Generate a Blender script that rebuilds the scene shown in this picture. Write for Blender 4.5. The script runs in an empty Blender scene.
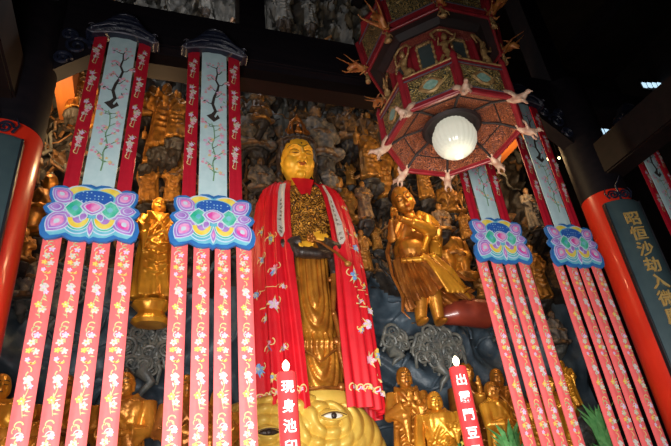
import bpy, bmesh, math, random
import numpy as np
from mathutils import Vector, Matrix, noise
random.seed(7)
PI = math.pi
scene = bpy.context.scene
COL = scene.collection
V = Vector

# ------------------------------------------------------------------ camera
FPX, PITCH, YAW, ROLL, CAMZ = 540.3, .512, .371, -.117, 1.6
cy_, sy_, cp_, sp_ = math.cos(YAW), math.sin(YAW), math.cos(PITCH), math.sin(PITCH)
FW = V((sy_*cp_, cy_*cp_, sp_))
R0 = V((cy_, -sy_, 0)); U0 = R0.cross(FW)
RT = math.cos(ROLL)*R0 + math.sin(ROLL)*U0
UP = -math.sin(ROLL)*R0 + math.cos(ROLL)*U0
cam_d = bpy.data.cameras.new('camera')
cam_d.sensor_width = 36; cam_d.lens = FPX/671*36; cam_d.clip_end = 200
cam = bpy.data.objects.new('camera', cam_d); COL.objects.link(cam)
m = Matrix((RT, UP, -FW)).transposed().to_4x4(); m.translation = (0, 0, CAMZ)
cam.matrix_world = m
scene.camera = cam

def at(x, y, Y):
    """point of the hall seen at (x, y) of the photograph on the plane Y"""
    d = FW + RT*((x-335.5)/FPX) - UP*((y-223)/FPX)
    q = d*(Y/d.y); q.z += CAMZ
    return q

# ------------------------------------------------------------------ materials
def mat(name, c1, c2=None, rough=.5, metal=0., scale=6., bump=0., bscale=None, emis=None, estr=0., lo=.35, hi=.65, detail=4., coat=0., stretch=None, c3=None):
    m = bpy.data.materials.new(name); m.use_nodes = True
    nt = m.node_tree; N = nt.nodes; L = nt.links
    b = N['Principled BSDF']
    b.inputs['Roughness'].default_value = rough; b.inputs['Metallic'].default_value = metal
    if name in ('black_lacquer_wood', 'brown_lacquer_wood', 'near_black_wall'): b.inputs['Specular IOR Level'].default_value = .18
    if coat: b.inputs['Coat Weight'].default_value = coat
    tc = N.new('ShaderNodeTexCoord'); out = tc.outputs['Object']
    if stretch:
        mp = N.new('ShaderNodeMapping'); mp.inputs['Scale'].default_value = stretch
        L.new(out, mp.inputs['Vector']); out = mp.outputs['Vector']
    n = N.new('ShaderNodeTexNoise'); n.inputs['Scale'].default_value = scale; n.inputs['Detail'].default_value = detail
    L.new(out, n.inputs['Vector'])
    r = N.new('ShaderNodeValToRGB'); e = r.color_ramp.elements
    c2 = c2 or tuple(v*.8 for v in c1)
    e[0].position = lo; e[0].color = (*c1, 1); e[1].position = hi; e[1].color = (*c2, 1)
    if c3:
        k = e.new(min(.98, hi+.12)); k.color = (*c3, 1)
    L.new(n.outputs['Fac'], r.inputs['Fac']); L.new(r.outputs['Color'], b.inputs['Base Color'])
    if bump:
        n2 = N.new('ShaderNodeTexNoise'); n2.inputs['Scale'].default_value = bscale or scale*3; n2.inputs['Detail'].default_value = 5
        L.new(out, n2.inputs['Vector'])
        bp = N.new('ShaderNodeBump'); bp.inputs['Strength'].default_value = bump; bp.inputs['Distance'].default_value = .03
        L.new(n2.outputs['Fac'], bp.inputs['Height']); L.new(bp.outputs['Normal'], b.inputs['Normal'])
    if emis:
        b.inputs['Emission Color'].default_value = (*emis, 1); b.inputs['Emission Strength'].default_value = estr
    return m

M = {}
M['red_low'] = mat('coral_red_silk', (.80, .135, .135), (.74, .115, .12), .55, scale=9)
M['red_up'] = mat('crimson_silk', (.50, .008, .026), (.42, .006, .022), .5, scale=9)
M['pale'] = mat('pale_blue_silk', (.56, .72, .76), (.48, .66, .70), .55, scale=9)
M['th_white'] = mat('white_thread', (.66, .61, .54), (.58, .52, .48), .6, scale=40)
M['th_gold'] = mat('gold_thread', (.80, .58, .20), (.72, .62, .30), .5, scale=40)
M['th_lilac'] = mat('lilac_thread', (.66, .38, .66), (.76, .60, .80), .6, scale=40)
M['th_green'] = mat('olive_thread', (.50, .56, .26), (.36, .44, .20), .6, scale=40)
M['th_pink'] = mat('pink_thread', (.78, .25, .38), (.85, .45, .55), .6, scale=40)
M['th_blue'] = mat('blue_thread', (.10, .25, .62), (.25, .45, .78), .6, scale=40)
M['th_black'] = mat('dark_brown_thread', (.025, .02, .02), (.05, .035, .03), .7, scale=40)
M['th_leaf'] = mat('leaf_green_thread', (.12, .28, .13), (.2, .36, .2), .6, scale=40)
M['th_yellow'] = mat('yellow_thread', (.85, .55, .05), (.8, .6, .15), .6, scale=40)
M['lq_blue'] = mat('lotus_blue', (.02, .13, .40), (.03, .17, .46), .5, scale=8)
M['lq_deep'] = mat('lotus_deep_blue', (.02, .10, .42), (.03, .16, .5), .5, scale=8)
M['lq_white'] = mat('lotus_white', (.58, .66, .74), (.46, .57, .72), .5, scale=12)
M['lq_lilac'] = mat('lotus_lilac', (.30, .13, .50), (.44, .26, .62), .5, scale=9)
M['lq_pink'] = mat('lotus_pink', (.68, .06, .36), (.74, .34, .60), .5, scale=7, lo=.42, hi=.58)
M['lq_green'] = mat('lotus_green', (.02, .40, .26), (.16, .58, .45), .5, scale=14)
M['lq_yellow'] = mat('lotus_yellow', (.78, .50, .02), (.75, .66, .16), .5, scale=8)
M['lq_teal'] = mat('lotus_teal', (.10, .40, .55), (.20, .52, .62), .5, scale=8)
M['cap'] = mat('navy_lacquer', (.010, .012, .026), (.016, .02, .042), .36, scale=12, bump=.3)
M['silver'] = mat('dull_silver', (.20, .20, .24), (.12, .12, .15), .45, .5, scale=15)
M['beam'] = mat('black_lacquer_wood', (.007, .006, .009), (.012, .009, .012), .55, scale=3, stretch=(.3, 3, 3))
M['beam_brown'] = mat('brown_lacquer_wood', (.016, .008, .007), (.010, .006, .005), .6, scale=3, stretch=(.3, 3, 3))
M['col_red'] = mat('vermilion_lacquer', (.66, .030, .012), (.58, .024, .010), .30, scale=2, coat=.35)
M['board'] = mat('slate_green_lacquer', (.045, .075, .088), (.055, .09, .10), .38, scale=5)
M['board_edge'] = mat('black_lacquer_edge', (.012, .014, .018), (.02, .02, .025), .35, scale=5)
M['gilt_text'] = mat('gilt_lettering', (.78, .46, .12), (.70, .50, .2), .4, .4, scale=30)
M['rock_dark'] = mat('dark_carved_rock', (.045, .034, .026), (.016, .014, .013), .55, scale=9, bump=.4, bscale=20, c3=(.16, .085, .035))
M['gold'] = mat('bright_gilding', (.88, .43, .04), (.58, .23, .02), .35, .5, scale=3, bump=.15, bscale=20)
M['gold2'] = mat('aged_gilding', (.70, .29, .032), (.36, .125, .016), .36, .5, scale=3, bump=.25, bscale=24)
M['gold3'] = mat('old_ochre_gilding', (.60, .26, .045), (.24, .10, .022), .42, .35, scale=8, bump=.3, bscale=24)
M['bronze'] = mat('brown_bronze', (.46, .16, .025), (.24, .075, .015), .32, .5, scale=5, bump=.25, bscale=22)
M['wood_fig'] = mat('weathered_painted_wood', (.27, .14, .055), (.075, .048, .034), .46, .1, scale=10, bump=.35, bscale=22, c3=(.46, .24, .07))
M['stone_fig'] = mat('greyish_painted_wood', (.25, .19, .135), (.08, .08, .078), .55, 0, scale=12, bump=.35, bscale=22, c3=(.34, .22, .11))
M['face'] = mat('polished_gold_face', (.98, .52, .035), (.90, .44, .028), .46, .2, scale=3)
M['hair'] = mat('blackened_hair_paint', (.022, .014, .012), (.05, .03, .02), .4, .1, scale=14, bump=.3)
M['lip'] = mat('lip_red_paint', (.42, .05, .02), None, .4, 0)
M['ink'] = mat('dark_brow_paint', (.10, .045, .012), None, .5, 0)
M['white_paint'] = mat('white_eye_paint', (.78, .76, .68), None, .4, 0)
M['cloak'] = mat('scarlet_satin', (.70, .010, .022), (.60, .008, .018), .42, scale=4)
M['fish'] = mat('golden_fish_scale_paint', (.76, .52, .10), (.60, .36, .05), .42, .12, scale=2.6, bump=.06, bscale=18, c3=(.80, .60, .18))
M['slate'] = mat('slate_wave_paint', (.045, .07, .095), (.11, .155, .195), .45, .05, scale=3, bump=.4, bscale=10, stretch=(1, 1, .7), c3=(.26, .31, .34))
M['scroll'] = mat('grey_cloud_paint', (.07, .08, .078), (.17, .165, .135), .45, .05, scale=7, bump=.3)
M['brown_scroll'] = mat('ochre_branch_paint', (.34, .16, .05), (.12, .06, .03), .5, .1, scale=5, bump=.4, bscale=18, c3=(.42, .22, .07))
M['grey_root'] = mat('grey_root_paint', (.20, .19, .165), (.10, .10, .09), .55, 0, scale=5, bump=.4, bscale=18, c3=(.30, .25, .18))
M['candle'] = mat('red_candle_wax', (.76, .052, .055), (.70, .042, .046), .28, scale=3, coat=.3)
M['white_text'] = mat('white_lettering', (.88, .86, .82), None, .5)
M['flame'] = mat('glowing_flame_bulb', (1, .9, .6), None, .3, emis=(1, .86, .55), estr=7)
M['globe'] = mat('ribbed_lamp_glass', (.30, .31, .28), (.26, .27, .24), .22, emis=(1, .95, .74), estr=.42, scale=3)
M['ln_red'] = mat('lantern_red_lacquer', (.27, .016, .024), (.19, .012, .018), .35, scale=8)
M['ln_dark'] = mat('lantern_dark_wood', (.010, .006, .006), (.02, .009, .008), .7, scale=8)
M['ln_gold'] = mat('lantern_gilt', (.50, .31, .12), (.24, .12, .045), .42, .25, scale=18, bump=.4)
M['ln_dragon'] = mat('lantern_orange_gilt', (.50, .20, .045), (.30, .08, .02), .45, .2, scale=16)
M['ln_teal'] = mat('lantern_jade_inlay', (.12, .26, .21), (.30, .42, .34), .4, scale=26)
M['ln_cream'] = mat('lantern_cream_paint', (.56, .38, .27), (.42, .21, .14), .5, scale=14)
M['ln_glass'] = mat('grey_green_glass', (.035, .05, .05), (.06, .075, .075), .2, scale=3)
M['leaf'] = mat('green_leaf', (.06, .26, .07), (.16, .42, .14), .4, scale=9)
M['petal_y'] = mat('yellow_petal', (.80, .62, .04), (.7, .7, .12), .5, scale=20)
M['boulder'] = mat('russet_painted_rock', (.32, .05, .025), (.22, .035, .02), .35, scale=3, coat=.2)
M['lamplit_beam'] = mat('lamplit_timber', (.55, .17, .035), (.45, .13, .03), .5, scale=3, stretch=(3, .3, 3))  # reddish wood with the warm lamp glow put into its colour
M['dark_wall'] = mat('near_black_wall', (.012, .011, .013), (.02, .017, .018), .8, scale=2)  # near-black base colour for the plain walls and ceiling
M['floor'] = mat('grey_stone_floor', (.22, .20, .18), (.16, .15, .14), .5, scale=3)
M['altar'] = mat('altar_dark_red', (.16, .03, .02), (.1, .02, .015), .5, scale=3)
M['window'] = mat('daylit_window_pane', (.6, .75, .8), None, .3, emis=(.55, .80, 1), estr=1.1)
M['bulb'] = mat('small_bulb', (1, .85, .5), None, .3, emis=(1, .75, .35), estr=8)

def carved(name, base, hi, scale, thr=.5, metal=.3, dist=.04):
    """carved, part-gilt surface: voronoi/wave relief with gilt crests"""
    m = bpy.data.materials.new(name); m.use_nodes = True
    nt = m.node_tree; N = nt.nodes; L = nt.links; b = N['Principled BSDF']
    b.inputs['Roughness'].default_value = .4; b.inputs['Metallic'].default_value = metal
    tc = N.new('ShaderNodeTexCoord')
    n = N.new('ShaderNodeTexNoise'); n.inputs['Scale'].default_value = scale*.7; n.inputs['Distortion'].default_value = 2.2; n.inputs['Detail'].default_value = 2
    L.new(tc.outputs['Object'], n.inputs['Vector'])
    w = N.new('ShaderNodeMath'); w.operation = 'PINGPONG'; w.inputs[1].default_value = .06
    L.new(n.outputs['Fac'], w.inputs[0])
    r = N.new('ShaderNodeValToRGB'); e = r.color_ramp.elements
    e[0].position = 0; e[0].color = (*base, 1); e[1].position = 1; e[1].color = (*hi, 1)
    s = N.new('ShaderNodeMath'); s.operation = 'MULTIPLY'; s.inputs[1].default_value = 16.6
    L.new(w.outputs[0], s.inputs[0])
    g = N.new('ShaderNodeMath'); g.operation = 'SMOOTH_MIN'; g.inputs[1].default_value = 1; g.inputs[2].default_value = .1
    L.new(s.outputs[0], g.inputs[0])
    e[0].position = thr-.18; e[1].position = thr+.18
    L.new(s.outputs[0], r.inputs['Fac']); L.new(r.outputs['Color'], b.inputs['Base Color'])
    bp = N.new('ShaderNodeBump'); bp.inputs['Strength'].default_value = .6; bp.inputs['Distance'].default_value = dist
    L.new(s.outputs[0], bp.inputs['Height']); L.new(bp.outputs['Normal'], b.inputs['Normal'])
    return m
M['ln_carve'] = carved('lantern_gilt_carving', (.03, .035, .02), (.50, .33, .10), 11)
M['ln_plate'] = carved('lantern_russet_carving', (.05, .010, .008), (.44, .13, .05), 15, metal=.1, dist=.02)
M['ln_redcarve'] = carved('lantern_red_carving', (.16, .015, .02), (.34, .09, .05), 26, metal=.1)
M['chest'] = carved('gilt_necklace_carving', (.10, .035, .008), (.80, .38, .05), 4.2, metal=.45)

# ------------------------------------------------------------------ objects
def link(o, parent=None):
    COL.objects.link(o)
    if parent is not None: o.parent = parent
    return o

def thing(name, label, cat, loc=(0, 0, 0), rz=0, group=None):
    o = bpy.data.objects.new(name, None); o.empty_display_size = .1
    o.location = loc; o.rotation_euler = (0, 0, rz); link(o)
    tag(o, label, cat, group); return o

def tag(o, label=None, cat=None, group=None, kind=None):
    if label: o['label'] = label
    if cat: o['category'] = cat
    if group: o['group'] = group
    if kind: o['kind'] = kind
    return o

def copy_tree(o, parent=None):
    c = o.copy(); COL.objects.link(c)
    if parent is not None: c.parent = parent
    for ch in list(o.children): copy_tree(ch, c)
    return c

class MB:
    def __init__(s): s.v, s.f, s.m = [], [], []; s.T = None
    def add(s, vs, fs, mi=0):
        o = len(s.v)
        if s.T is not None: vs = [s.T @ V(p) for p in vs]
        s.v += [tuple(p) for p in vs]; s.f += [tuple(i+o for i in f) for f in fs]; s.m += [mi]*len(fs)
        return s
    def box(s, x0, x1, y0, y1, z0, z1, mi=0, b=0.):
        if b <= 0:
            vs = [(x, y, z) for z in (z0, z1) for y in (y0, y1) for x in (x0, x1)]
            return s.add(vs, [(0, 2, 3, 1), (4, 5, 7, 6), (0, 1, 5, 4), (2, 6, 7, 3), (0, 4, 6, 2), (1, 3, 7, 5)], mi)
        bm = bmesh.new(); bmesh.ops.create_cube(bm, size=1)
        for v in bm.verts: v.co = V(((x0+x1)/2+v.co.x*(x1-x0), (y0+y1)/2+v.co.y*(y1-y0), (z0+z1)/2+v.co.z*(z1-z0)))
        bmesh.ops.bevel(bm, geom=bm.edges[:], offset=b, segments=2, affect='EDGES')
        bm.verts.index_update()
        s.add([v.co.copy() for v in bm.verts], [[v.index for v in f.verts] for f in bm.faces], mi); bm.free(); return s
    def ell(s, c, r, mi=0, nu=14, nv=9, R=None, fn=None):
        c = V(c); r = (r, r, r) if isinstance(r, (int, float)) else r
        vs = []
        for j in range(nv+1):
            th = PI*j/nv
            for i in range(nu):
                ph = 2*PI*i/nu
                p = V((r[0]*math.sin(th)*math.cos(ph), r[1]*math.sin(th)*math.sin(ph), r[2]*math.cos(th)))
                if R is not None: p = R @ p
                vs.append(c+p)
        fs = []
        for j in range(nv):
            for i in range(nu):
                a, b_ = j*nu+i, j*nu+(i+1) % nu
                fs.append((a, a+nu, b_+nu, b_))
        # pole quads are degenerate triangles: weld by using the first index
        fs2 = []
        for k, f in enumerate(fs):
            j = k//nu
            if j == 0: fs2.append((0, f[1], f[2]))
            elif j == nv-1: fs2.append((f[0], nv*nu, f[3]))
            else: fs2.append(f)
        used = sorted({i for f in fs2 for i in f}); mp = {o: n for n, o in enumerate(used)}
        return s.add([vs[i] for i in used], [tuple(mp[i] for i in f) for f in fs2], mi)
    def tube(s, pts, rad, mi=0, n=8, flat=None):
        pts = [V(p) for p in pts]
        if isinstance(rad, (int, float)): rad = [rad]*len(pts)
        vs = []; prev = None
        for i, p in enumerate(pts):
            t = (pts[min(i+1, len(pts)-1)]-pts[max(i-1, 0)])
            t = t.normalized() if t.length > 1e-9 else V((0, 0, 1))
            if prev is None:
                a = t.cross(V((0, 1, 0)))
                if a.length < .2: a = t.cross(V((1, 0, 0)))
            else: a = prev - t*prev.dot(t)
            a.normalize(); prev = a; b_ = t.cross(a)
            for k in range(n):
                an = 2*PI*k/n
                vs.append(p+(a*math.cos(an)+b_*math.sin(an)*(flat or 1))*rad[i])
        fs = []
        for i in range(len(pts)-1):
            for k in range(n):
                fs.append((i*n+k, i*n+(k+1) % n, (i+1)*n+(k+1) % n, (i+1)*n+k))
        fs.append(tuple(range(n))[::-1]); fs.append(tuple((len(pts)-1)*n+k for k in range(n)))
        return s.add(vs, fs, mi)
    def lathe(s, prof, mi=0, n=24, c=(0, 0, 0), sx=1, sy=1, fn=None):
        vs = []; c = V(c)
        for r, z in prof:
            for k in range(n):
                an = 2*PI*k/n; q = r*(fn(an, z) if fn else 1)
                vs.append(c+V((q*math.cos(an)*sx, q*math.sin(an)*sy, z)))
        fs = []
        for i in range(len(prof)-1):
            for k in range(n):
                fs.append((i*n+k, i*n+(k+1) % n, (i+1)*n+(k+1) % n, (i+1)*n+k))
        fs.append(tuple(range(n))[::-1]); fs.append(tuple((len(prof)-1)*n+k for k in range(n)))
        return s.add(vs, fs, mi)
    def grid(s, fn, nu, nv, mi=0, closed=False):
        vs = [fn(i/(nu if closed else nu-1), j/(nv-1)) for j in range(nv) for i in range(nu)]
        fs = []
        for j in range(nv-1):
            for i in range(nu if closed else nu-1):
                a, b_ = j*nu+i, j*nu+(i+1) % nu
                fs.append((a, b_, b_+nu, a+nu))
        return s.add(vs, fs, mi)
    def prism(s, pts, y0, y1, mi=0):
        """2-D outline in x,z extruded from y0 (front) to y1 (back)"""
        n = len(pts)
        ar = sum(pts[i][0]*pts[(i+1) % n][1]-pts[(i+1) % n][0]*pts[i][1] for i in range(n))
        if ar < 0: pts = pts[::-1]
        vs = [(x, y0, z) for x, z in pts]+[(x, y1, z) for x, z in pts]
        fs = [tuple(range(n)), tuple(range(2*n-1, n-1, -1))]+[(i, i+n, (i+1) % n+n, (i+1) % n) for i in range(n)]
        return s.add(vs, fs, mi)
    def mesh(s, name, mats, smooth=True):
        me = bpy.data.meshes.new(name); me.from_pydata(s.v, [], s.f)
        for k in mats: me.materials.append(k)
        me.polygons.foreach_set('material_index', s.m)
        me.polygons.foreach_set('use_smooth', [smooth]*len(s.f))
        me.update()
        return me
    def build(s, name, mats, parent=None, smooth=True, label=None):
        if not isinstance(mats, (list, tuple)): mats = [mats]
        bm = bmesh.new(); me = s.mesh(name, mats, smooth); bm.from_mesh(me)
        bmesh.ops.recalc_face_normals(bm, faces=bm.faces[:]); bm.to_mesh(me); bm.free()
        if smooth:
            try: me.set_sharp_from_angle(angle=math.radians(50))
            except Exception: pass
        o = link(bpy.data.objects.new(name, me), parent)
        if label: o['label'] = label
        return o
    def fuse(s, name, mt, voxel, parent=None, smooth=3, disp=None):
        """weld overlapping pieces into one continuous surface"""
        me = s.mesh(name, [mt]); o = bpy.data.objects.new(name+'_tmp', me); COL.objects.link(o)
        r = o.modifiers.new('r', 'REMESH'); r.mode = 'VOXEL'; r.voxel_size = voxel; r.use_smooth_shade = True
        if smooth:
            q = o.modifiers.new('s', 'SMOOTH'); q.factor = .5; q.iterations = smooth
        dg = bpy.context.evaluated_depsgraph_get()
        nm = bpy.data.meshes.new_from_object(o.evaluated_get(dg)); nm.name = name
        bpy.data.objects.remove(o); bpy.data.meshes.remove(me)
        nm.materials.clear(); nm.materials.append(mt)
        if disp:
            for v in nm.vertices: v.co = disp(v.co)
        nm.polygons.foreach_set('use_smooth', [True]*len(nm.polygons))
        return link(bpy.data.objects.new(name, nm), parent)

def struct(name, mb, mats, smooth=False):
    o = mb.build(name, mats, None, smooth); o['kind'] = 'structure'; return o

def glyphs(name, txt, size, mt, parent, loc, rot, depth=.01, bold=.0):
    cu = bpy.data.curves.new(name, 'FONT'); cu.body = txt; cu.size = size; cu.extrude = depth; cu.offset = bold
    cu.align_x = 'CENTER'; cu.align_y = 'CENTER'; cu.resolution_u = 2
    o = bpy.data.objects.new(name+'_tmp', cu); COL.objects.link(o)
    dg = bpy.context.evaluated_depsgraph_get()
    me = bpy.data.meshes.new_from_object(o.evaluated_get(dg)); bpy.data.objects.remove(o)
    me.materials.clear(); me.materials.append(mt)
    r = link(bpy.data.objects.new(name, me), parent); r.location = loc; r.rotation_euler = rot
    return r

def dotted(name, base, dot, scale):
    m = mat(name, base, base, .5); nt = m.node_tree; N = nt.nodes; L = nt.links
    v = N.new('ShaderNodeTexVoronoi'); v.inputs['Scale'].default_value = scale; v.inputs['Randomness'].default_value = .15
    tc = next(n for n in N if n.type == 'TEX_COORD'); L.new(tc.outputs['Object'], v.inputs['Vector'])
    r = N.new('ShaderNodeValToRGB'); e = r.color_ramp.elements; e[0].position = .30; e[0].color = (*dot, 1); e[1].position = .36; e[1].color = (*base, 1)
    L.new(v.outputs['Distance'], r.inputs['Fac']); L.new(r.outputs['Color'], N['Principled BSDF'].inputs['Base Color'])
    return m
M['lq_seed'] = dotted('lotus_seed_dots', (.02, .10, .42), (.35, .60, .72), 26)
# ------------------------------------------------------------------ hall shell
def bx(*a, b=0.): return MB().box(*a, b=b)
struct('floor', bx(-9, 16, -8, 12, -.1, 0), M['floor'])
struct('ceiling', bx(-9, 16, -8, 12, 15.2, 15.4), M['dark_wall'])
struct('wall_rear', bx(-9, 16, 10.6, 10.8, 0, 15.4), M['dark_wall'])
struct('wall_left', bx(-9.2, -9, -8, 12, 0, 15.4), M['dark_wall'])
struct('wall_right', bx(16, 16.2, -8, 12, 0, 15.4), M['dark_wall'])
wf = MB(); wf.box(-9, 16, .34, .5, 2.6, 15.3); wf.box(-9, -6.5, .34, .5, 0, 2.6); wf.box(11, 16, .34, .5, 0, 2.6)
struct('light_blocker_wall', wf, M['dark_wall'])                                        # unseen wall over the doorway, added to keep daylight off the upper hall
struct('trim_1', bx(-3.2, 9.5, 6.75, 10, 0, 1.7, b=.03), M['altar'])           # the altar platform
struct('trim_2', bx(.2, 4.2, 4.4, 5.3, 0, 1.2, b=.03), M['altar'])            # the offering table
for i, x0 in enumerate((-7, -3.6, 1.0, 5.0, 9.6, 13)):
    struct('trim_%d' % (10+i), bx(x0, x0+.28, .5, 10, 14.75, 15.2), M['beam'])
for i, y0 in enumerate((1, 3.4, 6.1)):
    struct('trim_%d' % (20+i), bx(-9, 16, y0, y0+.4, 14.2, 14.75), M['beam'])
# tie beam over the columns and the board below it
struct('trim_8', bx(8.1, 16, 6.12, 6.72, 8.5, 9.03, b=.02), M['beam'])
tb = MB().box(-9, 8.1, 6.12, 6.72, 8.2, 9.03, 0, .03); struct('trim_3', tb, M['beam'])
struct('trim_4', bx(-9, 8.1, 6.3, 6.62, 7.98, 8.2), M['beam_brown'])
struct('trim_5', bx(1.12, 1.56, 6.2, 6.64, 9.03, 14.2), M['beam'])
struct('trim_6', bx(7.5, 8.0, 6.2, 6.64, 9.03, 14.2), M['beam'])
struct('trim_7', bx(-2.2, -1.7, 6.2, 6.64, 9.03, 14.2), M['beam'])
# beams that run from the columns towards the hall and to the rock wall
struct('trim_30', bx(7.5, 7.97, .5, 6.1, 6.57, 7.25, b=.03), M['beam_brown'])
struct('trim_31', bx(-2.2, -1.73, .5, 6.1, 6.57, 7.25, b=.03), M['beam_brown'])
struct('trim_32', bx(-1.96, -1.62, 6.72, 9.9, 9.28, 9.9), M['lamplit_beam'])
struct('trim_33', bx(7.86, 8.3, 6.72, 9.9, 9.28, 9.9), M['lamplit_beam'])
struct('trim_35', bx(-2.2, -1.73, .5, 6.1, 10.2, 10.9, b=.03), M['beam'])

# clerestory panes far to the right
def panes(n, c, step, w, h, idx):
    root = thing('window_%d' % idx, 'row of small bluish daylit panes high in the dark roof', 'window', c)
    root['kind'] = 'structure'
    fr = MB().box(-.05, step.x*(n-1)+w+.05, .02, .08, -.06, h+abs(step.z)*(n-1)+.06); fr.build('window_frame', M['beam'], root, False)
    for k in range(n):
        p = step*k
        w, h = .15, .2
        MB().box(p.x, p.x+w, -.02, .02, p.z, p.z+h).build('pane', M['window'], root, False)
panes(3, at(601, 134, 9.2), V((.24, 0, .05)), .17, .2, 1)
panes(4, at(644, 87, 9.2), V((.25, 0, .05)), .18, .2, 2)

# ------------------------------------------------------------------ columns with couplet boards
def scroll_pts(c, r, turns, s=1, n=26, lead=None):
    pts = [c+V((s*r*(1-.85*k/n)*math.cos(turns*2*PI*k/n), 0, r*(1-.85*k/n)*math.sin(turns*2*PI*k/n))) for k in range(n+1)]
    return ([V(lead)] if lead is not None else [])+pts

def column(cx, cyy, s, label, blabel, text, bn):
    t = thing('red_column', label, 'column', (cx, cyy, 0))
    MB().lathe([(.43, .3), (.41, 1), (.405, 6.27)], 0, 40).build('shaft', M['col_red'], t)
    MB().lathe([(.62, 0), (.66, .12), (.58, .26), (.46, .3)], 0, 40).build('base', M['floor'], t)
    MB().lathe([(.409, 6.25), (.409, 8.9)], 0, 40).build('black_head', M['beam'], t, label='black lacquered head of the column')
    b = MB()
    b.prism([(s*.35, 7.35), (s*.95, 7.9), (s*1.0, 8.18), (s*.35, 8.18)], -.16, .1, 0)
    for k, (x, z, r) in enumerate([(.62, 7.85, .17), (.86, 8.02, .12), (.47, 7.58, .12), (.5, 8.05, .1)]):
        b.tube(scroll_pts(V((s*x, -.2, z)), r, 1.6, s), .028, 1, 6)
    b.build('carved_bracket', [M['beam'], M['cap']], t, False)
    # couplet board hugging the shaft
    n = V((s*bn, -math.sqrt(1-bn*bn))); C = V((cx, cyy))+n*.47
    rz = math.atan2(s*bn, math.sqrt(1-bn*bn))
    bo = thing('couplet_board', blabel, 'couplet board', (C.x, C.y, 0), rz)
    w, zt, z0 = .31, 5.98, 2.0
    pr = []
    for k in range(13):
        u = -1+k/6; pr.append((u*w, .10*u*u-.03))
    d = MB()
    def strip(pts, off):
        vs = []
        for z in (z0, zt-.05, zt):
            q = 1 if z < zt else .93
            for x, y in pts: vs.append((x*q, y+off+(.02 if z == zt else 0), z))
        return vs
    nn = len(pr); A = strip(pr, 0); B = strip(pr, .07)
    o = len(A); d.v = A+B; fs = []; mi = []
    for j in range(2):
        for i in range(nn-1):
            a = j*nn+i; fs.append((a, a+1, a+nn+1, a+nn)); mi.append(0)
            fs.append((o+a, o+a+nn, o+a+nn+1, o+a+1)); mi.append(1)
    for j in range(2):
        for i in (0, nn-1): a = j*nn+i; fs.append((a, a+nn, o+a+nn, o+a)); mi.append(1)
    for j in (0, 2):
        for i in range(nn-1): a = j*nn+i; fs.append((a, a+1, o+a+1, o+a)); mi.append(1)
    d.f = fs; d.m = mi
    d.build('panel', [M['board'], M['board_edge']], bo)
    for sx in (-1, 1):
        MB().tube([(sx*w*.985, .055, z0), (sx*w*.985, .055, zt-.03)], .016, 0, 8).build('edge_rail', M['board_edge'], bo)
    orn = MB()
    for sx in (-1, 1):
        orn.tube(scroll_pts(V((sx*.1, .03, zt+.12)), .09, 1.7, sx), .017, 0, 6)
        orn.tube([(sx*.18, .04, zt+.05), (sx*.24, .04, zt+.16), (sx*.2, .04, zt+.26)], [.02, .014, .006], 0, 6)
    orn.tube([(0, .03, zt), (0, .03, zt+.3), (-s*.05, -.1, zt+.42)], [.022, .018, .008], 0, 6)
    orn.build('scroll_crest', M['cap'], bo)
    z = zt-.42
    for ch in text:
        glyphs('character', ch, .27, M['gilt_text'], bo, (.0, -.045, z), (PI/2, 0, 0), .012, .003)
        z -= .285
column(-1.83, 6.25, 1, 'vermilion column with black head at the left edge of the hall', 'dark slate couplet board on the left column, cut by the frame edge', '', -.04)
column(7.68, 6.25, -1, 'vermilion column with black head at the right, under the dark beam', 'dark slate couplet board with gilt characters on the right column', '昭恒沙劫入微塵国', .30)

# ------------------------------------------------------------------ hanging embroidered banners
STK = [0]
def stamp(mb, mi, pts, y, bulge=0.):
    STK[0] = (STK[0]+1) % 90; y -= STK[0]*.00005
    n = len(pts)
    ar = sum(pts[i][0]*pts[(i+1) % n][1]-pts[(i+1) % n][0]*pts[i][1] for i in range(n))
    if ar < 0: pts = pts[::-1]
    mb.add([(x, y, z) for x, z in pts], [tuple(range(n))], mi)

def flower(mb, x, z, r, mp, mc, y, rot=0., n=5):
    for k in range(n):
        a = rot+2*PI*k/n; ca, sa = math.cos(a), math.sin(a)
        stamp(mb, mp, [(x+r*(u*ca-w*sa), z+r*(u*sa+w*ca)) for u, w in ((.1, -.1), (.55, -.36), (.95, -.2), (1, 0.1), (.6, .34), (.1, .1))], y)
    stamp(mb, mc, [(x+r*.25*math.cos(a*PI/3), z+r*.25*math.sin(a*PI/3)) for a in range(6)], y-.002)

def leaf2(mb, x, z, l, a, mi, y, w=.28):
    ca, sa = math.cos(a), math.sin(a)
    stamp(mb, mi, [(x+l*(u*ca-q*sa), z+l*(u*sa+q*ca)) for u, q in ((0, 0), (.4, -w*.5), (1, 0), (.4, w*.5))], y)

def curl(mb, x, z, r, a0, a1, mi, y, w=.007, n=9):
    pts = [(x+r*math.cos(a0+(a1-a0)*k/n), z+r*math.sin(a0+(a1-a0)*k/n)) for k in range(n+1)]
    line2(mb, pts, w, mi, y)

def line2(mb, pts, w, mi, y):
    vs = []
    for i, p in enumerate(pts):
        a = pts[max(i-1, 0)]; b = pts[min(i+1, len(pts)-1)]
        dx, dz = b[0]-a[0], b[1]-a[1]; l = math.hypot(dx, dz) or 1
        q = w*(1-.5*i/len(pts)) if isinstance(w, float) else w[i]
        vs += [(p[0]-dz/l*q, y, p[1]+dx/l*q), (p[0]+dz/l*q, y, p[1]-dx/l*q)]
    mb.add(vs, [(2*i, 2*i+1, 2*i+3, 2*i+2) for i in range(len(pts)-1)], mi)

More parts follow.
